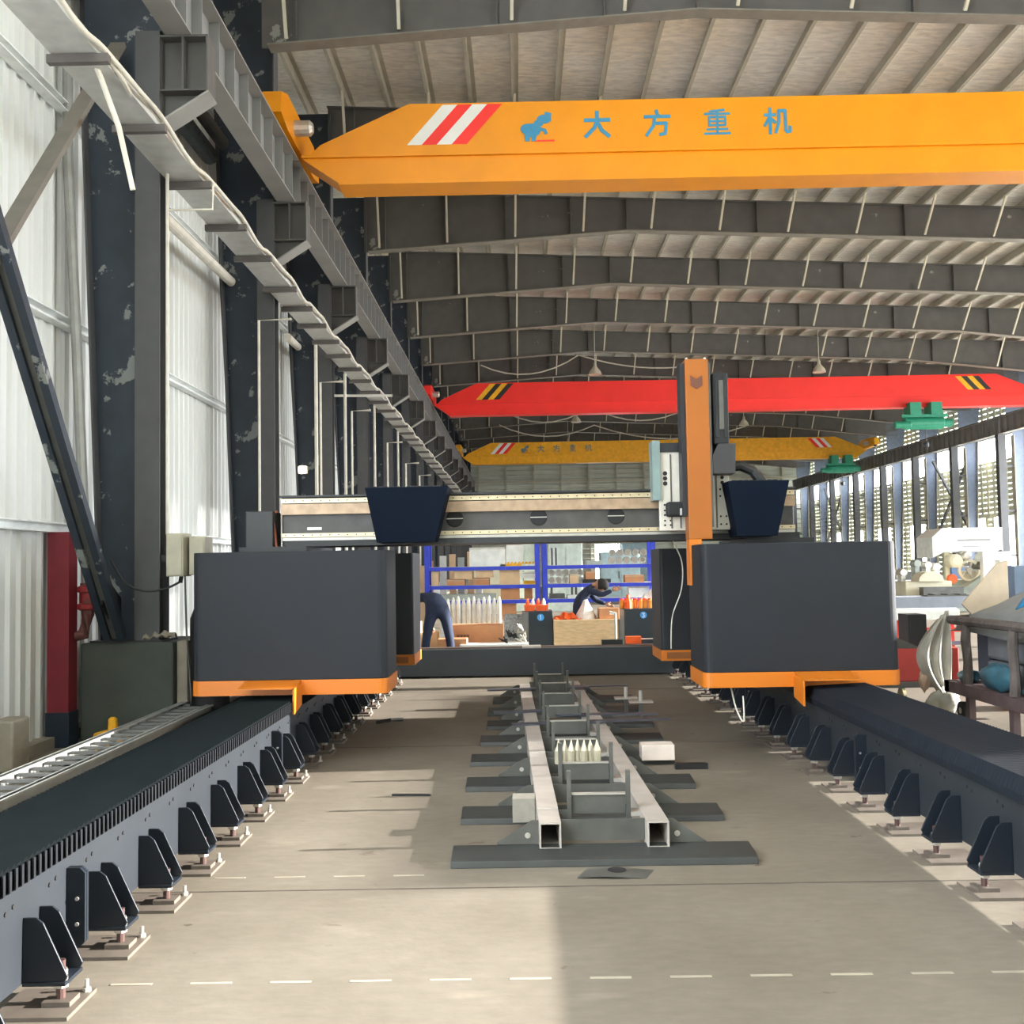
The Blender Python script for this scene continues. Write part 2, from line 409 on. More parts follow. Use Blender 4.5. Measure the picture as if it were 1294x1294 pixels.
ordn = ['nearest, cut by the top of the photo', 'second from the front, behind the big yellow crane', 'third from the front, just below the big yellow crane', 'fourth from the front', 'fifth from the front', 'sixth from the front', 'seventh, just above the red crane', 'eighth, behind the red crane', 'ninth, below the red crane', 'tenth, below the red crane', 'eleventh, near the far yellow crane', 'twelfth, above the far yellow crane', 'thirteenth, over the far yellow crane', 'last one at the far wall']
for i, y in enumerate([14.05]+YF[2:]):
    lab = 'grey roof rafter with pale braces, '+ordn[i]
    if raf is None: raf = make_rafter(y); raf['label'] = lab
    else: dup(raf, (0, y, 8.15), lab)
# left columns
def make_column(y):
    t = thing('steel_column', '', 'column', (-3.9, y, 0), 'steel columns along the left wall')
    w_ = MB().prism([(-4.03, .94), (-3.69, .94), (-3.69, 6.3), (-3.45, 6.9), (-3.45, 10.2), (-4.38, 10.2), (-4.27, 5.8)], 'XZ', y, y+.02); w_.build('web', STEELB, t)
    MB().bar((-4.03, y+.01, .94), (-4.37, y+.01, 10.2), .02, .26, up=(0, 1, 0)).build('outer_flange', STEELG, t)
    B(-3.46, -3.44, y-.12, y+.14, 6.9, 10.2).build('upper_flange', STEELG, t)
    s_ = MB(); s_.box(-3.69, -3.45, y-.14, y-.12, .94, 6.9); s_.box(-3.69, -3.45, y+.12, y+.14, .94, 6.9); s_.box(-3.58, -3.56, y-.12, y+.12, .94, 6.9)
    s_.build('crane_column', STEELG, t)
    c_ = MB(); zt = 6.86
    c_.prism([(-3.69, 6.0), (-3.45, 6.0), (-2.98, 6.32), (-2.98, zt), (-3.69, zt)], 'XZ', y-.01, y+.01)
    for x in (-3.68, -3.46, -3.23, -2.99): c_.box(x-.009, x+.009, y-.13, y+.13, 6.3 if x > -3.4 else 6.0, zt)
    c_.box(-3.69, -2.98, y-.13, y+.13, zt-.02, zt); c_.box(-3.69, -2.98, y-.13, y+.13, 6.3, 6.315)
    cb = c_.build('corbel', STEEL, t)
    MB().bar((-3.46, y, 5.98), (-2.97, y, 6.29), .28, .02).build('corbel_flange', RUNW, cb)
    B(-4.1, -3.4, y-.18, y+.25, .92, .95).build('base_plate', DARK, t)
    return t
colu = None
for i, y in enumerate(YF):
    lab = ['nearest dark blue steel column with peeling paint on the left, above the big plinth', 'second dark column on the left, right of the beige junction boxes', 'third dark column on the left, its foot behind the gantry crossbeam', 'fourth dark column on the left', 'fifth dark column on the left', 'sixth dark column on the left'][i] if i < 6 else 'grey steel column far along the left wall, %s from the front' % ORD[i]
    if colu is None: colu = make_column(y); colu['label'] = lab
    else: dup(colu, (-3.9, y, 0), lab)
# plinths
pl = None
for i, y in enumerate(YF):
    if pl is None:
        p = B(-4.18, -3.3, y-.2, y+.7, 0, .93); pl = p.build('column_plinth', CONC, bevel=.02)
        tag(pl, 'dark green grey painted concrete plinth under the nearest left column', 'plinth', 'plinths under the left columns'); p0 = Vector(pl.location)
    elif i < 6: dup(pl, p0+Vector((0, y-YF[0], 0)), 'concrete plinth under the %s left column, mostly hidden by the machine' % ['second', 'third', 'fourth', 'fifth', 'sixth'][i-1])
tag(B(-3.295, -3.2, 9.85, 10.7, 0, .93).build('concrete_slab', CONCL), 'bare concrete slab edge on the right side of the nearest plinth', 'slab')
# girts on the left wall
g0 = None
for z, nm in ((2.02, 'lowest, at head height'), (4.0, 'second from the floor'), (6.1, 'third from the floor'), (8.2, 'highest, under the roof')):
    g = MB().prism([(-4.41, z-.04), (-4.30, z-.04), (-4.30, z-.028), (-4.40, z-.028), (-4.40, z+.04), (-4.30, z+.04), (-4.30, z+.052), (-4.41, z+.052)], 'XZ', 4.2, 73.5).build('wall_girt', mat('white zinc girt', (236, 238, 236), .4))
    tag(g, 'long galvanised girt along the white left wall, '+nm, 'wall girt', 'left wall girts')
# runway beams
def make_runway(y0, y1, xc, z0, z1, side):
    t = thing('crane_runway_beam', '', 'runway beam', (xc, y0, z0), 'crane runway beams')
    B(xc-.012, xc+.012, y0+.02, y1-.02, z0, z1).build('web', RUNS, t)
    B(xc-.13, xc+.13, y0+.02, y1-.02, z0-.02, z0).build('bottom_flange', RUNW, t)
    B(xc-.16, xc+.16, y0+.02, y1-.02, z1, z1+.022).build('top_flange', RUNW, t)
    B(xc-.03, xc+.03, y0+.02, y1-.02, z1+.022, z1+.09).build('crane_rail', RAW, t)
    n = 8
    for k in range(n):
        y = y0+.25+k*(y1-y0-.5)/(n-1)
        B(xc-.12, xc+.12, y-.008, y+.008, z0, z1).build('stiffener', RUNS, t)
    return t
pos = ['first', 'second', 'third', 'fourth', 'fifth', 'sixth', 'seventh', 'eighth', 'ninth', 'tenth', 'eleventh', 'twelfth', 'thirteenth', 'fourteenth']
YR = [5.2]+YF
for i in range(len(YR)-1):
    t = make_runway(YR[i], YR[i+1], -3.27, 6.88, 7.5, 1)
    t['label'] = 'grey crane runway beam on the left side, %s span from the front' % (pos+['last'])[i]
# tie plates from the columns to the runway top
for i in range(7, 15):
    if i < 14:
        t = make_runway(YF[i]-.0, YF[i+1], 19.45, 6.55, 7.2, -1)
        t['label'] = 'grey crane runway beam on the right side, %s span from the right photo edge' % pos[i-7]
t = make_runway(37, 41.5, 19.45, 6.55, 7.2, -1); t['label'] = 'grey crane runway beam on the right side, mostly beyond the right photo edge'
# right columns
rc = None
for i, y in enumerate(YF[1:]):
    if i+1 < 6 and i+1 not in (1, 2, 3, 4, 5): continue
    lab = 'dark right side column, %s from the far end' % ['last', 'second', 'third', 'fourth', 'fifth', 'sixth', 'seventh', 'eighth', 'ninth', 'tenth', 'eleventh', 'twelfth', 'thirteenth', 'fourteenth'][13-i]
    if rc is None:
        t = rc = thing('right_steel_column', lab, 'column', (20, y, 0), 'steel columns along the right wall')
        MB().prism([(19.95, 0), (20.25, 0), (20.5, 6.9), (20.8, 9.2), (19.7, 9.2), (19.7, 7.2), (19.95, 6.5)], 'XZ', y-.01, y+.01).build('web', mat('right column blue grey', (104, 116, 138), .5), t)
        B(19.3, 19.6, y-.14, y+.14, 0, 6.53).build('crane_column', STEELG, t)
        MB().bar((20.26, y, 0), (20.52, y, 6.9), .02, .26, up=(0, 1, 0)).build('outer_flange', CREAM, t)
        B(19.94, 19.96, y-.13, y+.13, 0, 6.5).build('inner_flange', CREAM, t)
        for z in (1.6, 3.4, 5.2): B(19.6, 19.95, y-.05, y+.05, z, z+.08).build('batten', STEELG, t)
    else: dup(rc, (20, y, 0), lab)
for k, (a, b) in enumerate(((46.0, 50.5), (64, 68.5))):
    t = thing('cross_brace', 'diagonal cross brace between right side columns, '+['behind the white signboard machine', 'further away near the far end'][k], 'brace', (20.3, a, 0))
    MB().bar((20.25, a+.2, 2.6), (20.25, b-.2, 6.3), .1, .1).build('diagonal', STEELG, t)
    MB().bar((20.3, a+.2, 6.3), (20.3, b-.2, 2.6), .1, .1).build('diagonal', STEELG, t)
for k, (y0, y1, z) in enumerate(((50.5, 55, 4.3), (46, 50.5, 4.35), (59.5, 64, 4.2))):
    tag(B(20.5, 20.6, y0, y1, z, z+.1).build('right_wall_rail', CREAM), 'cream horizontal rail on the right wall between two columns, '+['left of the crossed braces', 'just behind the crossed braces', 'far off near the far end'][k], 'wall rail')
# left bracing
t = thing('column_brace', 'dark double angle brace rising from the nearest plinth to the upper left', 'brace', (-3.8, 9.6, .95))
for dx in (-.06, .07): MB().bar((-3.8+dx, 9.62, .98), (-3.8+dx, 5.2, 6.95), .065, .08).build('angle', STEELB, t)
MB().bar((-3.8, 9.62, .98), (-3.8, 5.2, 6.95), .05, .015).build('packer', RAW, t)
MB().prism([(9.3, 1.3), (9.75, .95), (9.75, 1.35), (9.5, 1.5)], 'YZ', -3.81, -3.79).build('gusset_plate', DARK, t)
t = thing('column_brace', 'grey flat brace rising from the left photo edge up behind the cable tray', 'brace', (-3.85, 9.8, 6.7))
MB().bar((-3.85, 9.8, 6.76), (-3.85, 5.2, 1.25), .05, .14, up=(1, 0, 0)).build('angle', mat('brace grey', (112, 106, 98), .5), t)
# ------------------------------------------------------------------ overhead travelling cranes
GLY = {
 'da': ([[(.05, .68), (.95, .68)], [(.5, 1), (.5, .68), (.40, .38), (.07, .03)], [(.53, .55), (.66, .28), (.94, .03)]], .15),
 'fang': ([[(.47, 1), (.52, .84)], [(.04, .77), (.96, .77)], [(.42, .77), (.36, .40), (.10, .03)], [(.40, .50), (.84, .50), (.79, .09), (.60, .05)]], .13),
 'zhong': ([[(.76, .98), (.24, .93)], [(.04, .83), (.96, .83)], [(.2, .70), (.8, .70), (.8, .38), (.2, .38), (.2, .70)], [(.2, .54), (.8, .54)], [(.5, .95), (.5, .05)], [(.12, .22), (.88, .22)], [(.03, .05), (.97, .05)]], .09),
 'ji': ([[(.03, .74), (.42, .74)], [(.23, 1), (.23, 0)], [(.22, .66), (.03, .32)], [(.25, .60), (.42, .44)], [(.56, .9), (.56, .45), (.44, .04)], [(.56, .9), (.8, .9), (.8, .14), (.86, .05), (.97, .08), (.97, .26)]], .12)}
def ell(cx, cz, a, b, n=18): return [(cx+a*math.cos(2*math.pi*k/n), cz+b*math.sin(2*math.pi*k/n)) for k in range(n)]
def crane(name, label, Y, m, xr, stripes, text=None, fade=1, zo=0., rstripes=None):
    xl = -3.05
    t = thing(name, label, 'overhead crane', (xl, Y, 7.1+zo), 'overhead travelling cranes')
    up = [(xl+.1, 7.53), (xl+.27, 7.69), (-1.5, 8.27), (xr-1.7, 8.27), (xr-.3, 7.69), (xr-.1, 7.53)]
    up = [(a, b+zo) for a, b in up]
    MB().prism(up, 'XZ', Y-.25, Y+.25).build('girder', m, t, bevel=.008)
    mb = MB()
    # lower web and flange
    mb.prism([(a, b+zo) for a, b in [(xl, 7.5), (xr, 7.5), (xr-.55, 7.12), (-2.5, 7.12)]], 'XZ', Y-.22, Y+.22)
    mb.prism([(a, b+zo) for a, b in [(-2.52, 7.1), (xr-.53, 7.1), (xr-.53, 7.13), (-2.52, 7.13)]], 'XZ', Y-.26, Y+.26)
    mb.build('lower_girder', m, t)
    B(xl, xr, Y-.27, Y+.27, 7.5+zo, 7.535+zo).build('ledge', m, t)
    for sx, x in ((1, xl-.21), (-1, xr+.16)):
        c = MB().prism([(Y-1.3, 7.72), (Y-1.25, 8.02), (Y-.9, 8.14), (Y+.9, 8.14), (Y+1.25, 8.02), (Y+1.3, 7.72), (Y+.9, 7.64), (Y-.9, 7.64)], 'YZ', x-.1, x+.16)
        c.build('end_carriage', m, t)
        mm = MB()
        mm.lathe((x+sx*.26, Y-.45, 7.85), [(.09, -.16), (.11, -.12), (.11, .12), (.07, .16)], 12, 'X'); mm.build('drive_motor', BARE, t)
        for dy in (-1.1, 1.1):
            MB().lathe((x, Y+dy, 7.70), [(.10, -.05), (.10, .05)], 14, 'X').build('wheel', DARK, t)
    yf = Y-.251
    for k, mt in enumerate(stripes):
        x = -1.53+.215*k; d = .52
        MB().prism([(x, 7.66+zo), (x+.215, 7.66+zo), (x+.215+d, 8.24+zo), (x+d, 8.24+zo)], 'XZ', yf-.004, yf+.001).build('warning_stripe', mt, t)
    if rstripes:
        for k, mt in enumerate(rstripes):
            x = xr-2.1-.215*k; d = -.45
            MB().prism([(x, 7.7+zo), (x+.215, 7.7+zo), (x+.215+d, 8.2+zo), (x+d, 8.2+zo)], 'XZ', yf-.004, yf+.001).build('warning_stripe', mt, t)
    if text is not None:
        for k, g in enumerate(('da', 'fang', 'zhong', 'ji')):
            st, pen = GLY[g]; MB().strokes(st, 1.02+.862*k, 7.72, .385, .37, yf, pen*.36).build('painted_character', text, t)
        e = MB()
        for q_, p in enumerate((ell(.27, 7.84, .13, .10), ell(.20, 7.86, .09, .075), ell(.45, 8.0, .105, .065), ell(.37, 7.94, .07, .05))): e.prism(p, 'XZ', yf-.008-.001*q_, yf+.001)
        e.prism([(.17, 7.68), (.235, 7.68), (.24, 7.85), (.16, 7.85)], 'XZ', yf-.0125, yf+.001); e.prism([(.265, 7.68), (.32, 7.68), (.36, 7.86), (.26, 7.86)], 'XZ', yf-.0135, yf+.001)
        e.strokes([[(0, 0), (1, -.5), (1.15, -1.1)]], .36, 7.87, .1, .07, yf, .045)
        e.strokes([[(0, 0), (1, .2), (1.1, .9), (.4, 1.1)]], .43, 7.99, .1, .09, yf, .035)
        e.build('elephant_emblem', text, t)
        MB().strokes([[(k*.13, 0), (k*.13+.08, 0)] for k in range(8)], .31, 7.685, .28, .02, yf, .022).build('emblem_caption', RED, t)
    return t
crane('overhead_crane', 'big yellow overhead crane girder with blue Chinese characters nearest the camera', 14.75, ORANGE, 19.15, [WHITE, RED, WHITE, RED], BLUEP)
tr = crane('overhead_crane', 'red overhead crane girder with black and yellow stripes, middle of the hall', 37.6, RED, 19.15, [YELP, BLACKP, YELP, BLACKP], rstripes=[BLACKP, YELP, BLACKP, YELP])
crane('overhead_crane', 'far small yellow overhead crane girder above the end wall', 56.0, mat('faded crane yellow', (240, 172, 24), .5), 18.9, [WHITE, RED, WHITE, RED], mat('faded lettering grey blue', (110, 130, 130), .6), rstripes=[WHITE, RED, WHITE, RED])
def hoist(Y, x, lab, s=1.):
    t = thing('electric_hoist', lab, 'hoist', (x, Y, 6.2), 'green hoists on the far cranes')
    MB().lathe((x, Y, 6.5), [(.12, -.85*s), (.24, -.8*s), (.24, .6*s), (.16, .65*s), (.16, .95*s)], 16, 'X').build('drum', GREEN, t, smooth=False)
    MB().lathe((x-.9*s, Y-.2, 6.42), [(.1, -.3*s), (.13, -.28*s), (.13, .25*s), (.08, .3*s)], 12, 'X').build('motor', GREEN, t)
    for dx in (-.45, .3): B(x+dx*s-.2, x+dx*s+.2, Y-.32, Y+.32, 6.75, 7.22).build('trolley', GREEN, t)
    B(x-.95*s, x+.7*s, Y-.28, Y-.22, 6.68, 6.78).build('carrier_beam', GREEN, t)
    MB().tube([(x, Y, 6.3), (x, Y, 5.8)], .02, 6).build('wire_rope', RAW, t)
    MB().lathe((x, Y, 5.62), [(.03, .2), (.1, .15), (.1, .02), (.03, -.03)], 10).build('hook_block', mat('hook dark', (60, 62, 70), .5), t)
hoist(37.3, 14.8, 'green electric hoist hanging under the red crane at right')
hoist(55.7, 17.5, 'small green electric hoist hanging under the far yellow crane', 1.0)
# festoon cables and bell lamps
cab = mat('pale festoon cable', (190, 184, 172), .5)
def festoon(name, lab, pts, r=.02):
    out = []
    for (a, b, sag) in pts:
        a, b = Vector(a), Vector(b)
        for k in range(9):
            u = k/8; p = a.lerp(b, u); p.z -= sag*4*u*(1-u)
            if not (out and k == 0): out.append(p)
    tag(MB().tube(out, r, 5).build(name, cab), lab, 'cable')
festoon('festoon_cable', 'drooping pale cable above the left half of the red crane', [((-1.3, 36.4, 8.75), (2.2, 36.4, 9.05), .5), ((2.2, 36.4, 9.05), (6.4, 36.4, 8.6), .25)], .025)
festoon('festoon_cable', 'slack pale cable below the left end of the red crane', [((-1, 45, 8.6), (3.2, 45, 8.5), .7), ((3.2, 45, 8.5), (7.5, 45, 8.4), .6)], .03)
festoon('festoon_cable', 'slack pale cable far back above the far yellow crane', [((-1, 54, 9.0), (4, 54, 8.9), .6), ((4, 54, 8.9), (12, 54, 8.7), .7)], .035)
festoon('festoon_cable', 'thin cable crossing the ceiling right of the big yellow crane lettering', [((6.4, 17.5, 9.0), (9.9, 17.5, 9.35), .1), ((9.9, 17.5, 9.35), (13, 17.5, 8.75), .1)], .012)
lamp0 = None
for k, (px, py, Y) in enumerate(((752, 470, 36.6), (728, 531, 48), (718, 561, 58), (1035, 467, 36.2), (940, 535, 48.5))):
    p = pt(px, py, Y); lab = 'small bell shaped hanging lamp, '+['left of the orange upright above the red crane', 'just under the red crane left of the orange upright', 'tiny one above the far yellow crane', 'right of the orange upright above the red crane', 'right of the orange upright below the red crane'][k]
    if lamp0 is None:
        t = lamp0 = thing('hanging_lamp', lab, 'lamp', p, 'bell lamps under the roof')
        MB().lathe(p, [(.24, -.1), (.2, .02), (.12, .12), (.06, .2), (.05, .32)], 14).build('lamp_shade', CREAM, t)
        MB().lathe(p, [(.19, -.095), (.15, -.06)], 12).build('diffuser', WHITE, t)
        MB().tube([p+Vector((0, 0, .3)), p+Vector((0, 0, 1.75))], .015, 5).build('hanging_rod', CREAM, t)
    else: dup(lamp0, p, lab)
# ------------------------------------------------------------------ cable tray on the left columns
t = thing('cable_tray', 'long galvanised cable tray running up the left wall towards the top left corner', 'cable tray', (-3.4, 5, 5.56))
tb = MB(); tb.box(-3.43, -3.08, 4.5, 70, 5.46, 5.475); tb.box(-3.43, -3.415, 4.5, 70, 5.475, 5.56); tb.box(-3.095, -3.08, 4.5, 70, 5.475, 5.54)
tb.build('tray_channel', GALV, t)
br = None
ys = [6.5, 7.63, 8.89, 10.24, 11.56, 12.75, 14.2, 15.3, 16.4, 17.6, 18.8, 20.1, 21.4, 22.8, 24.2, 25.6, 27, 28.5, 30, 31.5, 33, 35, 37, 39, 41, 43.5, 46, 49, 52, 56, 60]
for y in ys:
    o = B(-3.46, -3.0, y*.978-.03, y*.978+.03, 5.39, 5.455).build('tray_bracket', mat('bracket grey', (98, 92, 90), .5), t)
def wavy(name, lab, pts, r, m=PIPEW, seg=7):
    # Catmull-Rom through the given points
    P = [Vector(p) for p in pts]; P = [P[0]]+P+[P[-1]]; out = []
    for i in range(1, len(P)-2):
        for k in range(5):
            u = k/5; a, b, c, d = P[i-1], P[i], P[i+1], P[i+2]
            out.append(.5*((2*b)+(c-a)*u+(2*a-5*b+4*c-d)*u*u+(3*b-3*c+d-a)*u*u*u))
    out.append(P[-2])
    o = MB().tube(out, r, seg).build(name, m, smooth=True)
    if lab: tag(o, lab, 'cable')
    return o
pp = []
for i, y in enumerate(ys[:-1]):
    pp.append((-3.04, y*.978, 5.50 if i % 2 else 5.53)); pp.append((-3.02, (y+.55*(ys[i+1]-y))*.978, 5.49 if i % 2 else 5.42))
wavy('power_cable', 'thick pale cable snaking along the open edge of the cable tray', pp, .022)
wavy('power_cable', 'second pale cable lying inside the cable tray', [(-3.25+.04*math.sin(i*.9), y, 5.50) for i, y in enumerate(ys)], .018)
wavy('power_cable', 'pale cable lying at the tray top left, curling under the first bracket', [(-3.2, 5.6, 5.65), (-3.14, 6.6, 5.52), (-3.12, 7.3, 5.56), (-3.06, 7.9, 5.46), (-3.2, 8.5, 5.52)], .018)
tag(MB().tube([pt(112, 62, 7.6), pt(128, 100, 7.75), pt(150, 160, 7.9), pt(168, 240, 8.0)], .022, 8).build('loose_conduit', PIPEW), 'short cut off pale conduit hanging down from the tray at top left', 'conduit')
# drop conduits
def conduit(lab, pts, r=.016):
    tag(MB().tube(pts, r, 7).build('drop_conduit', PIPEW), lab, 'conduit', 'conduits dropping from the cable tray')
conduit('thin pale conduit dropping from the tray beside the nearest column to the beige boxes', [(-2.92, 9.8, 5.35), (-2.93, 9.8, 5.1), (-3.36, 9.8, 5.1)], .012)
conduit('long vertical pale conduit right of the nearest column', [(-3.37, 9.8, 5.55), (-3.37, 9.8, 1.95)], .016)
for k, (yy, xo, zz) in enumerate(((14, -3.55, 5.03), (18.1, -3.5, 4.9), (21.5, -3.5, 4.9), (27.3, -3.5, 4.92), (31.7, -3.5, 4.8), (36, -3.5, 4.8))):
    conduit('pale elbow conduit dropping from the tray, %s one behind the nearest column' % ['first', 'second', 'third', 'fourth', 'fifth', 'sixth'][k], [(-3.1, yy, zz+.01), (xo, yy, zz), (xo-.001, yy, .02)], .018+.002*k)
for k, y in enumerate((17.3, 20.2, 24.3, 29)):
    conduit('straight pale vertical conduit against the left columns, %s from the front' % pos[k], [(-3.42, y, 5.45), (-3.42, y, .02)], .03)
tag(MB().tube([pt(421, 500, 22.5), pt(496, 500, 22.7)], .03, 6).build('tube_lamp', WHITE), 'short white tube lamp sticking out under the cable tray', 'lamp')
# wall pipes
tag(MB().tube([(-4.12, 11.5, 5.75), (-4.1, 15.5, 5.75)], .07, 12).build('wall_pipe', PIPEW), 'pale pipe stub running along the wall right of the nearest column', 'pipe')
tag(MB().tube([(-4.1, 18.2, 5.75), (-4.1, 20.1, 5.75)], .07, 12).build('wall_pipe', PIPEW), 'smaller looking pale pipe stub behind the second column', 'pipe')
tag(MB().tube([(-4.12, 10.4, 7.62), (-4.1, 14.2, 7.62)], .09, 12).build('lagged_pipe', DUCT), 'dark lagged pipe under the runway beam, upper of the two', 'pipe')
tag(MB().tube([(-4.25, 10.4, 7.35), (-4.22, 14.0, 7.35)], .12, 12).build('lagged_pipe', mat('dark rough lagging', (66, 72, 74), .8, 0, .3, 14, bump=.8)), 'fatter dark rough lagged pipe under the runway beam, lower of the two', 'pipe')
t = thing('downpipe', 'grey vertical downpipe left of the nearest column with red valve at its foot', 'pipe', (-4.12, 9.75, .9))
MB().tube([(-4.33, 9.75, 8.0), (-4.32, 9.75, 5.6), (-4.24, 9.75, 4.05), (-4.12, 9.75, 1.5)], .05, 10).build('pipe', mat('downpipe grey', (150, 150, 146), .4, .2), t)
MB().tube([(-4.12, 9.75, 1.5), (-4.10, 9.73, 1.2), (-4.12, 9.68, 1.02), (-4.24, 9.66, 1.0)], .06, 10).build('elbow', mat('rusty maroon pipe', (96, 56, 52), .7, 0, .3, 12), t)
MB().lathe((-4.115, 9.75, 1.36), [(.06, -.12), (.1, -.1), (.1, -.06), (.07, -.05), (.07, .05), (.1, .06), (.1, .1), (.06, .12)], 14).build('valve', mat('dull red valve', (150, 44, 44), .5), t)
t = thing('maroon_post', 'maroon painted post with dark foot standing left of the nearest plinth', 'post', (-4.27, 9.6, 0))
B(-4.38, -4.18, 9.5, 9.68, .32, 1.98).build('shaft', MAROON, t); B(-4.39, -4.17, 9.49, 9.69, 0, .32).build('foot', mat('dark blue foot paint', (28, 40, 56), .5), t)
# junction boxes on the first column
for k, (x0, x1, y, z0, z1, lab) in enumerate(((-3.28, -3.12, 9.5, 1.55, 1.95, 'tall beige junction box on the right of the nearest column, left one'), (-3.10, -2.95, 9.6, 1.56, 1.92, 'beige junction box beside the first, right one above the big charcoal cabinet'))):
    t = thing('junction_box', lab, 'junction box', ((x0+x1)/2, y, z0), 'beige junction boxes')
    B(x0, x1, y, y+.24, z0, z1).build('body', BEIGE, t, bevel=.006); B(x0+.012, x1-.012, y-.012, y, z0+.012, z1-.012).build('cover', BEIGE, t, bevel=.004)
    if k == 0: MB().tube([(x1-.05, y+.1, z0), (x1-.06, y+.1, z0-.06)], .02, 8).build('cable_gland', DARK, t)
tag(B(-3.45, -2.98, 9.85, 9.88, 1.7, 1.76).build('box_strut', DARK), 'dark strut carrying the beige junction boxes', 'strut')
wavy('hanging_cable', 'black and pale cable looping from the dark brace to the junction box', [(-3.78, 9.45, 1.72), (-3.66, 9.5, 1.5), (-3.48, 9.5, 1.42), (-3.3, 9.55, 1.44), (-3.18, 9.6, 1.5)], .011, DARK)
wavy('hanging_cable', 'thin cable falling from the junction box to the floor ladder tray', [(-3.13, 9.58, 1.55), (-3.12, 9.6, 1.0), (-3.09, 9.6, .6), (-3.08, 9.6, .37)], .009, RAW)
tag(MB().grid(lambda u, v: (-3.6+.3*u, 9.77+.1*v, .955+.05*abs(math.sin(9*u+3*v))*(1-abs(2*v-1))+.012*math.sin(23*u)+.03*math.sin(2.2*u)), 14, 6).build('dust_rag', mat('dusty rag', (140, 132, 118), .9, bump=.5), solid=.012), 'crumpled dusty rag lying on top of the nearest plinth', 'rag')
tag(MB().lathe((-2.95, 9.75, .35), [(.17, -.35), (.18, -.3), (.18, .8), (.13, .93), (.05, .97)], 16).build('black_drum', RUBB, smooth=True), 'black rounded drum between the nearest plinth and the charcoal cabinet', 'drum')
t = thing('wall_floodlight', 'small glaring floodlight against the left wall between two columns', 'lamp', (-3.95, 18.6, 3.35))
B(-4.02, -3.86, 18.62, 18.7, 3.33, 3.47).build('housing', BEIGE, t); MB().lathe((-3.94, 18.62, 3.4), [(.07, -.02), (.05, -.04)], 14, 'Y').build('lens', LAMPM, t)
tag(B(-4.3, -4.1, 8.3, 8.6, 0, .42).build('concrete_block', CONCL, bevel=.02), 'pale concrete block by the left wall at the photo edge', 'block')
t = thing('yellow_bollard_cap', 'yellow plastic cap standing before the nearest plinth', 'cap', (-3.70, 9.3, 0))
MB().lathe((-3.70, 9.3, 0), [(.15, .0), (.16, .12), (.15, .16), (.08, .18)], 16).build('dome', YELP, t); MB().lathe((-3.69, 9.3, .17), [(.045, 0), (.04, .11), (.02, .13)], 10).build('knob', YELP, t)
# ------------------------------------------------------------------ floor ladder tray
t = thing('ladder_tray', 'low galvanised ladder cable tray on the floor along the left rail bed', 'ladder tray', (-3.06, 3, 0))
for x in (-3.22, -2.9):
    m_ = MB(); m_.box(x-.012, x+.012, 3, 13, .27, .36); m_.box(x-.03, x+.03, 3, 13, .345, .36); m_.build('side_rail', GALV, t)
for k in range(52): B(-3.21, -2.91, 3.1+k*.19, 3.13+k*.19, .325, .345).build('rung', mat('rung grey', (112, 112, 110), .6, spec=.2), t)
wv = MB()
for q in range(2): wv.tube([(-3.10+.09*q+.03*math.sin(k*1.3+q), 3+k*.5, .29) for k in range(20)], .011, 6)
wv.build('tray_cables', DARK, t)
B(-3.2, -2.9, 3, 13, .18, .19).build('shade_sheet', mat('dark pan', (44, 42, 42), .8, spec=.1), t)  # dark sheet added under the rungs to darken the ladder interior
B(-2.87, -2.85, 3, 13, .08, .30).build('skirt', mat('dark skirt', (60, 60, 64), .6), t)
for k in range(5): B(-3.2, -2.88, 3.6+k*2.2, 3.66+k*2.2, 0, .27).build('leg', DARK, t)
for k, (y, w2) in enumerate(((5.0, .5), (6.6, .25), (7.6, .3))):
    tag(B(-2.84, -2.5, y, y+w2, 0, .16).build('tray_support_foot', DARK), 'dark steel foot between the ladder tray and the left rail bed, %s from the front' % pos[k], 'foot', 'feet between tray and bed')
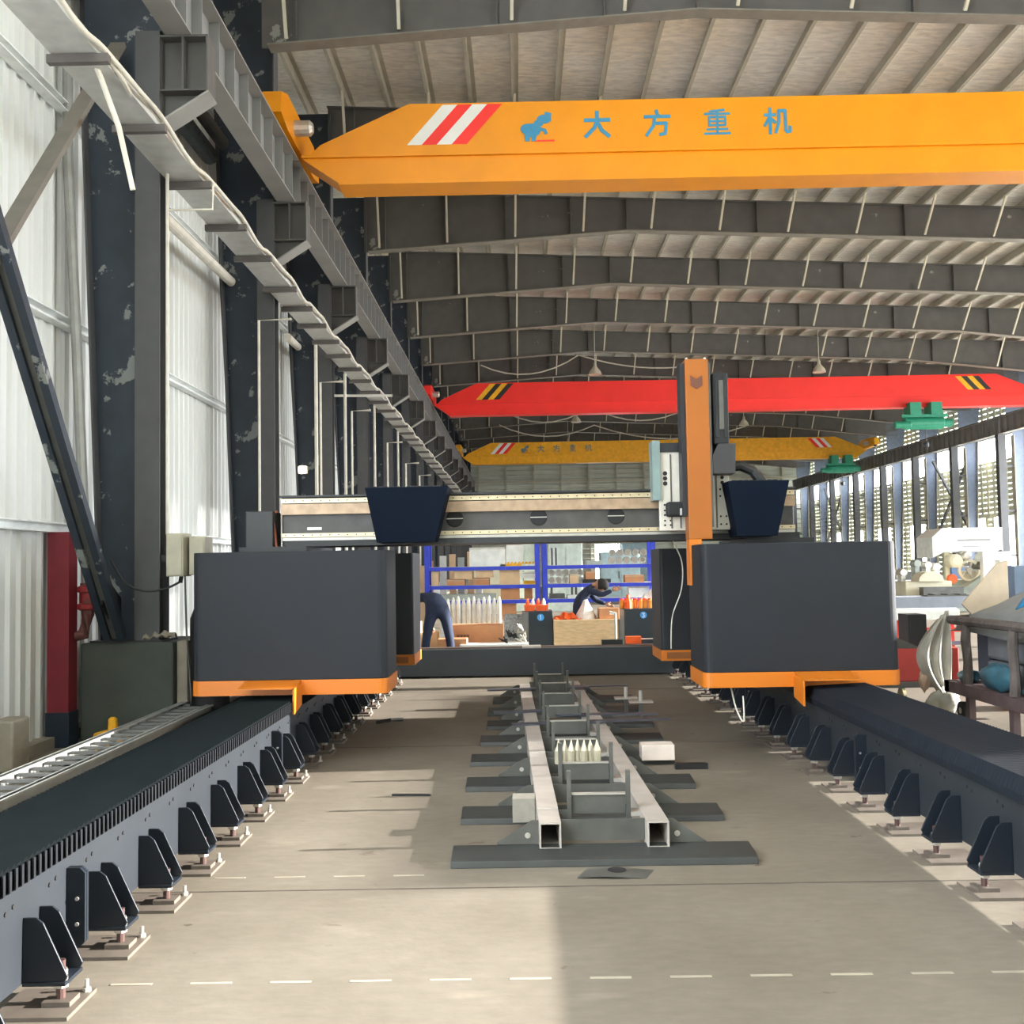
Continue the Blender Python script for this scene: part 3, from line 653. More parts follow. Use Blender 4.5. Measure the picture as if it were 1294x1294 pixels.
# ------------------------------------------------------------------ machine rail beds
def make_bed(side):
    """side -1: left bed (inner face at x=-1.93), +1: right bed (inner face 2.33)"""
    xf = -1.84 if side < 0 else 2.30; xb = -2.25 if side < 0 else 2.74; s = 1 if side < 0 else -1    # s: direction towards the aisle
    lab = 'long blue grey rail bed on the left with black pleated bellows on top' if side < 0 else 'long blue grey rail bed on the right with smooth dark rail cover'
    t = thing('rail_bed', lab, 'rail bed', ((xf+xb)/2, 8.5, 0), 'machine rail beds')
    x0, x1 = min(xf, xb), max(xf, xb)
    MB().box(x0, x1, 2.2, 15.2, .185, .47).box(min(xf, xf-s*.014), max(xf, xf-s*.014), 2.2, 15.2, .11, .185).build('bed_body', BED, t)
    # top cover
    if side < 0:
        pr = []; y = 2.3; k = 0
        pitch = .0225
        vs = []; fs = []
        while y < 15:
            if 8.55 < y < 10.9: y = 10.9
            o = .02 if k % 2 else 0
            sec = [(xf+.006+o*.6, y, .472), (xf+.006+o*.6, y, .55+o), (xb+.02, y, .55+o), (xb-.03-o, y, .54+o), (xb-.03-o, y, .472)]
            vs += sec; k += 1; y += pitch
        n = k
        for i in range(n-1):
            if abs(vs[(i+1)*5][1]-vs[i*5][1]) > .1: continue
            for j in range(4): fs.append((i*5+j, i*5+j+1, (i+1)*5+j+1, (i+1)*5+j))
        MB().add(vs, fs).build('bellows', BELL, t)
        mb = MB(); y = 2.31
        while y < 8.5: mb.box(xf+.02, xf+.026, y, y+.016, .478, .552); y += .045
        tag(mb.build('bellows_stiffeners', mat('bellows grey tab', (30, 32, 36), .6, spec=.2), t), kind='stuff')
    else:
        vs = []; fs = []; k = 0; y = 2.3
        while y < 15:
            if 8.45 < y < 10.9: y = 10.9
            o = .007 if k % 2 else 0
            vs += [(xf-.03, y, .468), (xf-.03-o*.3, y, .51), (xf+.0, y, .585+o*.25), (xb+.02, y, .60+o), (xb+.06, y, .46)]; k += 1; y += .02
        for i in range(k-1):
            if vs[(i+1)*5][1]-vs[i*5][1] > .1: continue
            for j in range(4): fs.append((i*5+j, i*5+j+1, (i+1)*5+j+1, (i+1)*5+j))
        MB().add(vs, fs).build('bellows', BELT, t)
    # holes
    y = 3.0; h0 = MB().lathe((xf+s*.001, y, .40), [(.009, -.002), (.009, .004)], 8, 'X').build('fixing_hole', RUBB, t); q = 0
    while y < 14.0:
        y += .285 if q % 2 else .055; q += 1
        dup(h0, (0, y-3.0, .01 if q % 2 else 0), parent=t)
    # joint plates
    for y in ((4.19, 7.58, 11.0) if side < 0 else (3.6, 7.02, 10.4, 13.9)):
        MB().prism([(y_, z_) for y_, z_ in [(0, .11), (.055, .11), (.075, .13), (.075, .39), (.055, .41), (0, .41)]], 'XZ', 0, .016)
        a = xf; pl_ = [(a, .11), (a+s*.055, .11), (a+s*.075, .13), (a+s*.075, .40), (a+s*.055, .42), (a, .42)]
        j = MB().prism(pl_, 'XZ', y, y+.016).prism(pl_, 'XZ', y-.02, y-.004).build('joint_plate', BRK, t)
        MB().lathe((a+s*.045, y-.022, .2), [(.008, -.004), (.008, .0)], 8, 'Y').lathe((a+s*.045, y-.022, .3), [(.008, -.004), (.008, .0)], 8, 'Y').build('joint_bolts', BARE, j)
    # brackets
    first = None; y0 = 3.88 if side < 0 else 5.02
    k0 = -2
    for k in range(k0, 19):
        y = y0+.57*k
        if y > 14.9: break
        if first is None:
            a = xf
            pl_ = [(a, .105), (a+s*.15, .105), (a+s*.165, .135), (a+s*.075, .325), (a+s*.05, .345), (a, .345)]
            first = MB().prism(pl_, 'XZ', y-.07, y-.06).prism(pl_, 'XZ', y+.06, y+.07).box(min(a, a+s*.16), max(a, a+s*.16), y-.075, y+.075, .10, .115).build('support_bracket', BRK, t, bevel=.003)
            c = MB(); xb_ = a+s*.11
            c.lathe((xb_, y, 0), [(.026, .109), (.026, .135)], 6); c.lathe((xb_, y, 0), [(.028, .072), (.028, .094)], 6); c.build('lock_nut', BARE, first)
            MB().lathe((xb_, y, 0), [(.017, .03), (.017, .17)], 10).build('levelling_bolt', mat('rusty bolt', (84, 62, 58), .5, .3), first)
            B(xb_-.052, xb_+.052, y-.045, y+.045, .014, .032).build('foot_pad', PLATE, first)
            fy = y
        else: dup(first, (0, y-fy, 0), parent=t)
    return [y0+.57*k for k in range(k0, 19) if y0+.57*k < 14.9], xf+s*.11, s
first = None
for side in (-1, 1):
    ys_, xs_, s = make_bed(side)
    a = None
    for i, y in enumerate(ys_):
        lab = 'steel anchor plate on the floor along the %s rail bed, %s from the front' % (('left' if side < 0 else 'right'), ORD[i])
        if a is None:
            X0, X1 = min(xs_-s*.2, xs_+s*.08), max(xs_-s*.2, xs_+s*.08)
            a = thing('anchor_plate', lab, 'anchor plate', (xs_, y, 0), 'anchor plates along the %s rail bed' % ('left' if side < 0 else 'right'))
            B(X0, X1, y-.13, y+.13, 0, .014).build('plate', PLATE, a)
            if side < 0: MB().lathe((xs_+s*.055, y+.1, .014), [(.016, 0), (.016, .014), (.008, .014), (.008, .045)], 8).build('anchor_bolt', BARE, a)
        else: dup(a, (xs_, y, 0), lab)
# transverse bed at the far end
t = thing('transverse_bed', 'dark transverse beam across the aisle joining both rail beds', 'beam', (.3, 15, 0))
B(-1.83, 2.29, 14.85, 15.15, 0.02, .405).build('beam', mat('transverse bed dark', (58, 64, 70), .5, 0, .1, 3), t, bevel=.006)
B(-1.6, 2.2, 14.9, 15.0, .405, .43).build('edge_rail', mat('brown edge rail', (110, 92, 84), .6), t); B(.0, .27, 14.86, 15.12, .405, .432).build('cover_plate', BARE, t)
t = thing('drill_fixture', 'black and orange tool lying on the transverse beam at its right', 'tool', (1.9, 15.0, .43))
B(1.15, 1.45, 14.92, 15.05, .43, .50).build('body', DARK, t); B(1.5, 1.72, 14.92, 15.06, .44, .54).build('battery', BINO, t)
MB().tube([(1.36, 15, .48), (1.36, 15, .88), (1.28, 15, .9)], .018, 8).build('lever', BARE, t); MB().tube([(1.7, 15, .5), (2.2, 15, .5)], .012, 6).build('rod', BARE, t)
# ------------------------------------------------------------------ gantry machine
t = G = thing('cutting_gantry', 'big gantry machine with charcoal cabinets, crossbeam and tall orange upright', 'machine', (.2, 9.3, 0))
def cabinet(x0, x1, y0, y1, front, lab, chx=None):
    c = B(x0, x1, y0, y1, .70, 1.745).build('cabinet', CAB if front else CABI, G, bevel=.012); c['label'] = lab
    B(x0-.005, x1+.005, y0-.01, y1+.005, .585, .70).build('base_skirt', ORANGE2, c, bevel=.004)
    return c
def rounded(x0, x1, y0, y1, r):
    p = []
    for cx, cy, a0 in ((x1-r, y0+r, -90), (x1-r, y1-r, 0), (x0+r, y1-r, 90), (x0+r, y0+r, 180)):
        for k in range(6): a = math.radians(a0+k*18); p.append((cx+r*math.cos(a), cy+r*math.sin(a)))
    return p
for nm, x0, x1, lab in (('l', -2.69, -1.10, 'left front charcoal cabinet'), ('r', 1.47, 3.06, 'right front charcoal cabinet')):
    rr = rounded(x0, x1, 8.4, 9.1, .07)
    c = MB().prism(rr, 'XY', .70, 1.745).build('cabinet', CAB, G, bevel=.006); c['label'] = lab
    rr2 = rounded(x0-.008, x1+.008, 8.392, 9.108, .075)
    MB().prism(rr2, 'XY', .58, .70).build('base_skirt', ORANGE2, c)
    ex = x0-.004 if nm == 'l' else x1+.004
    v = MB()
    v.box(ex-.006, ex+.006, 8.55, 8.95, .85, 1.6) if nm == 'r' else [v.box(ex-.006, ex+.006, 8.5, 9.0, z, z+.05) for z in (.9, 1.1, 1.3, 1.5)]
    v.build('side_vent', RUBB, c)
    bx0, bx1 = (-2.25, -1.80) if nm == 'l' else (2.20, 2.64)
    m_ = MB(); m_.box(bx0, bx1, 8.12, 8.4, .655, .665)
    if nm == 'l': m_.prism([(8.12, .665), (8.4, .665), (8.4, .50), (8.12, .46)], 'YZ', bx1-.008, bx1+.006)
    else: m_.prism([(8.12, .665), (8.4, .665), (8.4, .50), (8.12, .46)], 'YZ', bx0-.01, bx0+.004)
    m_.prism([(8.12, .655), (8.39, .70), (8.39, .665), (8.12, .655)], 'YZ', bx0, bx1)
    m_.build('rail_cover_hood', ORANGE2, c)
    MB().lathe(((bx0+bx1)/2-.12, 8.385, .69), [(.008, -.006), (.008, 0)], 8, 'Y').lathe(((bx0+bx1)/2+.18, 8.385, .69), [(.008, -.006), (.008, 0)], 8, 'Y').build('screws', RUBB, c)
for nm, x0, x1, lab in (('l', -2.69, -1.085, 'left rear dark cabinet'), ('r', 1.40, 3.0, 'right rear dark cabinet')):
    c = MB().prism(rounded(x0, x1, 10.4, 11.1, .03), 'XY', .72, 1.74).build('cabinet', CABI, G); c['label'] = lab
    B(x0-.004, x1+.004, 10.39, 11.1, .615, .72).build('base_skirt', ORANGE2, c)
    B(x0+.05 if nm == 'r' else x1-.3, x0+.4 if nm == 'r' else x1-.06, 10.384, 10.392, .635, .70).build('skirt_recess', mat('brown recess', (140, 84, 36), .6), c)
# end towers joining beam with rails (behind the cabinets)
for x0, x1 in ((-2.5, -1.9), (2.0, 2.6)): B(x0, x1, 9.12, 10.38, .6, 1.8).build('gantry_leg', DARK, G)
cb = B(-2.16, 2.48, 9.32, 9.95, 1.80, 2.25).build('crossbeam', mat('crossbeam dark', (72, 70, 68), .45, .1, .25, 6), G, bevel=.01)
B(-2.17, 2.49, 9.25, 9.95, 2.245, 2.262).build('beam_top_plate', DARK, cb)
WARM = mat('linear guide steel', (205, 190, 158), .35, .5, .12, 10)
B(-2.16, 2.48, 9.285, 9.325, 2.195, 2.235).build('upper_guide_rail', WARM, cb); B(-2.16, 2.48, 9.27, 9.325, 2.09, 2.185).build('upper_rack', mat('rack strip worn', (164, 140, 116), .4, .4, .2, 12), cb)
B(-2.16, 2.48, 9.285, 9.325, 1.885, 1.92).build('lower_guide_rail', WARM, cb); B(-2.16, 2.48, 9.30, 9.325, 1.855, 1.88).build('lower_strip', BARE, cb)
B(-2.1, 2.5, 9.22, 9.33, 1.80, 1.852).build('lower_tray', DARK, cb)
sb = MB()
for k in range(58): x = -2.12+k*.08; sb.lathe((x, 9.284, 2.215), [(.006, -.004), (.006, 0)], 6, 'Y'); sb.lathe((x, 9.284, 1.903), [(.006, -.004), (.006, 0)], 6, 'Y')
tag(sb.build('rail_screws', RUBB, cb), kind='stuff')
B(-1.93, -1.80, 9.315, 9.322, 1.95, 1.975).build('name_plate', BARE, cb)
for x in (-.59, .17, .87):
    c = MB().lathe((x, 9.318, 2.03), [(.068, -.006), (.078, -.002), (.078, .004)], 24, 'Y').build('port_cover', RUBB, cb)
    B(x-.075, x+.075, 9.304, 9.312, 2.026, 2.034).build('handle_bar', BARE, c)
for x0, x1, y in ((-2.42, -2.25, 9.3), (-2.45, -2.2, 9.15)): B(x0, x1, y, y+.3, 1.72, 2.12).build('end_box', DARK, G, bevel=.01)
wv = MB().tube([(-2.18, 9.2, 1.75), (-2.2, 9.2, 1.95), (-2.22, 9.2, 2.08), (-2.19, 9.25, 2.12)], .012, 6).build('end_cable', mat('orange cable', (150, 80, 50), .5), G)
# chutes
for x0, x1, b0, b1 in ((-1.33, -.62, -1.24, -.74), (1.80, 2.32, 1.88, 2.22)):
    y0, y1 = 8.85, 9.24
    m_ = MB(); T = 2.29; Bz = 1.82; th = .012
    m_.add([(x0, y0, T), (x1, y0, T), (b1, y0+.05, Bz), (b0, y0+.05, Bz), (x0, y1, T), (x1, y1, T), (b1, y1, Bz), (b0, y1, Bz)],
           [(0, 1, 2, 3), (5, 4, 7, 6), (1, 5, 6, 2), (4, 0, 3, 7), (3, 2, 6, 7)])
    m_.build('cable_chute', NAVY, G, solid=th)
    ch = MB(); n = int((x1-x0-.1)/.05)
    for k in range(n): ch.box(x0+.05+k*.05, x0+.085+k*.05, y0+.05, y1-.08, T-.03, T+.012)
    ch.build('chain_links', DARK, G)
# carriage
cp = B(1.24, 1.86, 9.12, 9.17, 1.88, 2.58).build('carriage_plate', MACH, G, bevel=.004)
B(1.30, 1.84, 9.165, 9.27, 1.9, 2.56).build('slide_blocks', RAW, cp)
B(1.24, 1.75, 9.1, 9.3, 2.58, 2.66).build('top_housing', DARK, cp); B(1.18, 1.25, 9.08, 9.28, 2.15, 2.68).build('side_bracket', mat('mint plate', (120, 140, 138), .4), cp)
gv = MB()
for x in (1.34, 1.42, 1.74): gv.box(x, x+.012, 9.112, 9.12, 1.9, 2.56)
gv.build('plate_grooves', RAW, cp)
for x in (1.285, 1.335, 1.78, 1.83):
    for z in (1.93, 1.97, 2.02, 2.06, 2.11) if x < 1.5 else (1.93, 2.0, 2.18, 2.24): MB().lathe((x, 9.118, z), [(.009, -.004), (.009, 0)], 8, 'Y').build('bolt_hole', RUBB, cp)
for z in (2.30, 2.345, 2.39): MB().lathe((1.295, 9.118, z), [(.02, -.004), (.02, 0)], 12, 'Y').build('bolt_hole', RUBB, cp); MB().lathe((1.80, 9.118, z), [(.016, -.004), (.016, 0)], 12, 'Y').build('bolt_hole', RUBB, cp)

B(1.29, 1.47, 9.0, 9.11, 2.0, 2.13).build('gear_motor', RUBB, cp, bevel=.02); MB().lathe((1.42, 9.0, 2.04), [(.02, -.03), (.02, .03)], 10).build('fitting', BARE, cp)
B(1.42, 1.47, 9.06, 9.11, 2.22, 2.42).build('dark_block', RUBB, cp)
# orange upright (Z ram)
rm = B(1.455, 1.655, 8.86, 9.06, 1.795, 3.36).build('upright', mat('upright orange', (156, 88, 20), .5, 0, .04, 3), G, bevel=.006); rm['label'] = 'tall orange upright'
B(1.455, 1.56, 8.862, 9.04, 1.40, 1.795).build('lower_guard', ORANGE2, rm); B(1.415, 1.452, 8.9, 9.08, 2.0, 3.33).build('dark_side_strip', CABI, rm); B(1.658, 1.675, 8.88, 9.08, 1.9, 3.33).build('dark_side_strip', RAW, rm)
e = MB(); e.prism([(1.50, 3.215), (1.55, 3.18), (1.60, 3.215), (1.60, 3.13), (1.55, 3.095), (1.50, 3.13)], 'XZ', 8.852, 8.86); e.build('arrow_emblem', mat('brown emblem', (96, 56, 40), .6), rm)
for x in (1.475, 1.635): MB().lathe((x, 8.9, 3.36), [(.012, 0), (.012, .012), (.006, .02)], 8).build('lifting_eye', BARE, rm)
MB().prism([(1.47, 1.40), (1.60, 1.40), (1.60, 1.22), (1.52, 1.25)], 'XZ', 8.87, 9.02).build('cutting_head', RAW, rm)
mt = B(1.70, 1.835, 8.92, 9.08, 2.62, 3.25).build('z_motor', RUBB, G, bevel=.015)
B(1.72, 1.75, 8.91, 8.92, 2.68, 3.2).build('cooling_rib', DARK, mt); B(1.79, 1.82, 8.91, 8.92, 2.68, 3.2).build('cooling_rib', DARK, mt); B(1.745, 1.79, 8.91, 8.92, 2.75, 3.18).build('rail_glint', RAW, mt)
MB().prism([(1.68, 2.36), (1.87, 2.36), (1.88, 2.62), (1.73, 2.62), (1.68, 2.52)], 'XZ', 8.88, 9.08).build('gearbox', mat('gearbox black', (50, 50, 52), .4), mt)
MB().tube([(1.80, 9.05, 2.42), (1.95, 9.05, 2.44), (2.06, 9.05, 2.39), (2.14, 9.05, 2.28)], .045, 10).build('energy_chain', DARK, G)
for k, (a, b) in enumerate(((1.55, 1.50), (1.62, 1.53))):
    pass
wavy('dangling_wire', 'two thin wires dangling in front of the right rear cabinet', [(1.42, 9.6, 1.8), (1.5, 9.6, 1.6), (1.49, 9.6, 1.35), (1.40, 9.6, 1.1), (1.38, 9.6, .8)], .006, PIPEW)
wavy('dangling_wire', 'thin wire hooking down below the right front cabinet to the floor', [(1.72, 8.6, .58), (1.74, 8.5, .4), (1.79, 8.45, .30), (1.80, 8.5, .5)], .007, PIPEW)
# ------------------------------------------------------------------ support frame in the aisle
SK = -.0172
def sx(y): return SK*(y-5.7)
def sl(x0, x1, y): return x0+sx(y), x1+sx(y)
t = thing('tube_trestle', 'long low trestle of two square steel tubes in the middle of the aisle', 'trestle', (.4, 5.7, 0))
def tubebox(x0, x1, y0, y1, z0, z1, th=.010):
    m_ = MB(); a0, a1 = x0+sx(y0), x1+sx(y0); b0, b1 = x0+sx(y1), x1+sx(y1)
    def ring(aa, bb, y, d): return [(aa+d, y, z0+d), (bb-d, y, z0+d), (bb-d, y, z1-d), (aa+d, y, z1-d)]
    vs = ring(a0, a1, y0, 0)+ring(b0, b1, y1, 0)+ring(a0, a1, y0, th)+ring(b0, b1, y1, th)
    fs = [(i, i+4, (i+1) % 4+4, (i+1) % 4) for i in range(4)]+[(8+i, 8+(i+1) % 4, 12+(i+1) % 4, 12+i) for i in range(4)]
    fs += [(i, (i+1) % 4, 8+(i+1) % 4, 8+i) for i in range(4)]+[(4+i, 12+i, 12+(i+1) % 4, 4+(i+1) % 4) for i in range(4)]
    return m_.add(vs, fs)
TB = mat('tube top bare steel', (186, 178, 170), .45, .25, .1, 7)
seg = [(5.70, 6.02), (6.02, 6.9), (6.9, 7.8), (7.8, 9.4), (9.4, 12.3)]
for i, (a, b) in enumerate(seg): tubebox(.075, .195, a, b, .045, .192+(.0 if i % 2 == 0 else .008)).build('left_tube', TB, t)
tubebox(.665, .785, 5.70, 12.5, .045, .192).build('right_tube', TB, t)
for k in range(8):
    y = 5.76+.92*k; o = sx(y)
    for x0, x1 in ((-.155, .073), (.787, 1.0)):
        pl_ = [(x0+o, .062), (x1+o, .062), (x1+o, .19), (x1+o-.03, .19)] if x0 < 0 else [(x0+o, .062), (x1+o, .062), (x0+.03+o, .19), (x0+o, .19)]
        if x0 < 0: pl_ = [(x0+o, .062), (x1+o, .062), (x1+o, .19), (x1+o-.035, .19), (x0+o, .075)]
        gp = MB().prism(pl_, 'XZ', y, y+.01).build('gusset', RAW, t)
        cx = (x1-.06 if x0 < 0 else x0+.05)+o
        MB().lathe((cx, y-.002, .11), [(.016, -.001), (.016, .001)], 12, 'Y').build('hole', BARE, gp)
    B(.197+o, .663+o, y+.03, y+.042, .07, .185).build('cross_plate', RAW, t)
    y2 = 6.0+.93*k; o = sx(y2)
    if y2 < 12.6:
        B(.275+o, .585+o, y2+.01, y2+.022, .165, .275).build('u_plate', RAW, t); B(.275+o, .585+o, y2-.0, y2+.03, .272, .282).build('u_lip', BARE, t)
        for x in (.248, .588): B(x+o, x+.024+o, y2-.012, y2+.026, .10, .41).build('post', RAW, t)
        B(.612+o, .665+o, y2-.01, y2+.08, .15, .175).build('roller_stub', BARE, t)
        B(.197+o, .25+o, y2, y2+.012, .12, .19).build('side_tab', RAW, t)
first = None
for k in range(8):
    y = 5.53+.92*k-(.02 if k > 4 else 0); jx = [.0, 0, -.02, -.03, .01, .04, .02, .05][k]
    lab = 'flat black steel sleeper lying across under the tube trestle, %s from the front' % pos[k]
    if first is None:
        m_ = MB(); m_.prism([(y, 0), (y+.28, 0), (y+.26, .055), (y+.235, .06), (y+.05, .042), (y+.01, .035)], 'YZ', -.40, 1.23)
        first = m_.build('floor_sleeper', mat('sleeper black steel', (56, 58, 57), .5, .15, .15, 6), bevel=.004); tag(first, lab, 'sleeper', 'black sleepers under the trestle'); s0 = Vector(first.location); y0 = y
    else: dup(first, s0+Vector((jx, y-y0, 0)), lab)
tag(B(-.075, .06, 6.25, 6.4, .06, .2).build('roller_block', mat('ribbed grey roller', (150, 146, 136), .5, .2, .1, 20)), 'pale grey block standing against the left tube of the trestle', 'block')
m_ = MB()
for k in range(7):
    x = .27+.045*k+sx(7.3); m_.lathe((x, 7.32+.02*(k % 2), .2), [(.028, 0), (.028, .09), (.012, .13), (.002, .165)], 8)
tag(m_.build('plastic_pack', mat('shiny cream plastic', (168, 162, 140), .25), smooth=False), 'shiny cream plastic pack with pointed tops inside the trestle', 'pack')
tag(B(.93, 1.19, 8.22, 8.4, .04, .16).build('foam_block', mat('pink white foam', (222, 208, 198), .7), bevel=.005), 'pinkish white foam block on a sleeper right of the trestle', 'block')
tag(B(1.17, 1.42, 8.05, 8.13, 0, .04).build('short_bar', DARK), 'short black bar on the floor right of the foam block', 'bar')
for k, (x0, x1, y, z, sk) in enumerate(((-.28, .5, 9.9, .20, .1), (.3, 1.25, 9.75, .19, -.05), (-.1, 1.3, 9.1, .205, .2), (-.4, .75, 11.6, .21, .1), (.3, 1.2, 11.9, .2, 0))):
    m_ = MB(); m_.bar((x0, y, z), (x1, y+sk, z+.004), .13, .012)
    tag(m_.build('loose_plate', mat('loose steel plate', (78, 82, 92), .4, .3, .15, 6)), 'loose flat steel strip laid across the trestle, %s of five' % pos[k], 'plate', 'loose strips on the trestle')
t = thing('scrap_plate', 'thin bent scrap plate with a dark hole on the floor in front of the trestle', 'plate', (.48, 5.4, 0))
MB().grid(lambda u, v: (.26+.46*u+.06*v, 5.33+.15*v-.02*math.sin(u*3), .004+.010*math.sin(u*5)), 10, 3).build('sheet', RAW, t, solid=.004)
MB().lathe((.47, 5.42, .016), [(.05, 0), (.045, .002)], 14).build('stain', RUBB, t)
tag(MB().bar((-.93, 7.3, .006), (-.66, 7.28, .006), .02, .012).build('wire_scrap', DARK), 'short dark scrap strip on the floor left of the trestle', 'scrap')
tag(MB().tube([(-1.5, 10.6, .02), (-1.35, 10.55, .05), (-1.25, 10.7, .03)], .02, 6).build('strap_scrap', RAW), 'curled scrap strap near the left anchor plates by the cabinet', 'scrap')
for k, (x, y) in enumerate(((1.2, 10.6), (1.08, 10.9))):
    t = thing('jack_stand', 'small pale metal stand right of the trestle end, %s one' % ['nearer', 'farther'][k], 'stand', (x, y, 0), 'small stands by the trestle end')
    B(x-.12, x+.12, y-.07, y+.07, .18, .195).build('top_plate', BARE, t); MB().tube([(x, y, .19), (x, y, .30)], .02, 8).build('pin', BARE, t); B(x-.02, x+.02, y-.02, y+.02, 0, .18).build('stem', RAW, t)
# ------------------------------------------------------------------ goods behind the transverse beam
def cbox(name, x0, x1, y0, y1, z0, z1, m, lab, cat='box', group=None, flap=True):
    t = thing(name, lab, cat, ((x0+x1)/2, (y0+y1)/2, z0), group)
    B(x0, x1, y0, y1, z0, z1).build('carton', m, t, bevel=.006)
    if flap:
        B(x0+(x1-x0)*.47, x0+(x1-x0)*.53, y0-.002, y1, z1-.001, z1+.002).build('tape', CARDL if m is CARD else CARD, t)
    return t
def bin_cab(x0, x1, y0, y1, z1, lab, num):
    t = thing('control_cabinet', lab, 'cabinet', ((x0+x1)/2, (y0+y1)/2, 0), 'dark numbered cabinets')
    B(x0, x1, y0, y1, 0, z1).build('body', mat('dark teal cabinet', (38, 48, 56), .5), t, bevel=.008)
    B(x0-.10, x0, y0+.01, y1, 0, z1-.01).build('side_panel', mat('side panel grey', (120, 120, 116), .5), t)
    c = MB().lathe(((x0+x1)/2 if num == 1 else x0+.3, y0-.003, z1-.1), [(.055, -.002), (.055, .002)], 20, 'Y').build('round_sticker', STK, t)
    cx = (x0+x1)/2 if num == 1 else x0+.3; n_ = MB()
    if num == 1: n_.strokes([[(.3, .8), (.5, 1), (.5, 0)]], cx-.03, z1-.135, .06, .07, y0-.006, .011, .002)
    else: n_.strokes([[(.15, .9), (.8, .9), (.5, .55), (.85, .3), (.5, 0), (.15, .1)]], cx-.03, z1-.135, .06, .07, y0-.006, .010, .002)
    n_.build('number', WHITE, c)
bin_cab(.03+.08, .49, 16.3, 16.8, .87, 'dark cabinet with round blue sticker behind the transverse beam, left one with orange bins', 1)
bin_cab(1.62, 2.3, 16.3, 16.9, .88, 'dark cabinet with round blue sticker behind the transverse beam, right one with amber jars', 3)
t = thing('wooden_crate', 'pale chipboard crate between the two dark numbered cabinets', 'crate', (1.02, 16.4, 0))
B(.5, 1.50, 16.1, 16.7, 0, .73).build('board_sides', WOOD, t); B(1.50, 1.53, 16.09, 16.7, 0, .73).build('corner_batten', RAW, t)
for z in (.2, .66): B(1.41, 1.47, 16.09, 16.1, z, z+.025).build('latch', BARE, t)
for k, (x0, x1) in enumerate(((.05, .21), (.23, .41))):
    tag(MB().prism([(x0, .87), (x1, .87), (x1+.01, .96), (x0-.01, .96)], 'XZ', 16.35, 16.65).build('parts_bin', BINO), 'small orange parts bin on the left dark cabinet, %s one' % ['left', 'right'][k], 'bin', 'orange bins on the left cabinet')
for k in range(4):
    tag(MB().lathe((.1+.085*k, 16.5, .961), [(.03, 0), (.03, .05), (.01, .1)], 8).build('nozzle_bottle', BINO if k % 2 == 0 else PLASW), 'small %s bottle standing in the orange bins, %s from the left' % (['orange', 'white'][k % 2], pos[k]), 'bottle', 'bottles in the orange bins')
tag(MB().grid(lambda u, v: (.50+.44*u, 16.25+.3*v, .735+.10*math.sin(math.pi*u)*math.sin(math.pi*v)+.02*math.sin(20*u)), 12, 8).build('orange_sack', BINO, solid=.01), 'flat orange sack on the left end of the chipboard crate', 'sack')
tag(MB().lathe((1.02, 16.4, .73), [(.17, 0), (.15, .08), (.08, .2), (.03, .3)], 10).build('white_bag', mat('white bag', (230, 222, 214), .6, bump=.6, bscale=12)), 'white plastic bag on the chipboard crate', 'bag')
cbox('carton', 1.22, 1.53, 16.2, 16.6, .73, .90, CARD, 'brown carton with a white label on the chipboard crate')
tag(B(1.38, 1.47, 16.19, 16.2, .80, .84).build('carton_label', PLASW), 'white label on the carton on the crate', 'label')
j0 = None
for k in range(9):
    x = 1.60+.075*k; z = .88; lab = 'amber plastic jar on the right dark cabinet, %s from the left' % pos[k]
    if j0 is None:
        j0 = thing('amber_jar', lab, 'jar', (x, 16.5, z), 'amber jars on the right cabinet'); MB().lathe((x, 16.5, z), [(.036, 0), (.036, .12), (.03, .13)], 10).build('body', ORJ, j0); MB().lathe((x, 16.5, z), [(.032, .13), (.032, .155)], 10).build('lid', BINO, j0)
    else: dup(j0, (x, 16.5+.04*(k % 2), z), lab)
tag(MB().lathe((1.70, 16.45, .88), [(.06, 0), (.06, .1), (.03, .16), (.03, .22)], 10).build('oil_can', BINO), 'taller orange can among the amber jars', 'can')
tag(MB().grid(lambda u, v: (1.95+.35*u, 16.6+.2*v, 1.02+.16*math.sin(math.pi*u)*math.sin(math.pi*v)+.03*math.sin(15*u)), 10, 6).build('clear_bag', PLASW, solid=.01), 'crumpled white film bag on top of the amber jars', 'bag')
# long cartons at left
cbox('long_carton', -1.13, -.30, 16.4, 16.9, .22, .66, CARD, 'long brown carton with dark lettering behind the transverse beam', flap=False)
lm = MB(); lm.strokes([[(k*.12, 0), (k*.12, 1)] if k % 2 else [(k*.12, 1), (k*.12+.07, 0)] for k in range(8)], -1.03, .475, .22, .035, 16.395, .01, .003)
tag(lm.build('carton_lettering', mat('carton ink', (110, 60, 40), .7)), 'dark illegible lettering on the long brown carton', 'lettering')
cbox('carton', -1.30, -.85, 15.9, 16.3, .0, .48, CARD, 'lower brown carton in front of the long carton, beside the bending person')
cbox('carton', -1.95, -1.62, 16.3, 16.8, .22, .72, CARDL, 'pale carton at the left end behind the bending person')
cbox('carton', -1.72, -1.35, 16.5, 16.9, .1, .55, CARDL, 'pale open carton seen between the bending legs')
tag(B(-1.35, -.95, 16.0, 16.3, .05, .16).build('green_tray', mat('dull green tray', (96, 112, 96), .6)), 'dull green tray seen between the bending legs', 'tray')
cbox('low_bench', -.95, .1, 15.75, 16.2, .0, .40, PLASW, 'low white bench behind the transverse beam with scrap on it', 'bench', flap=False)
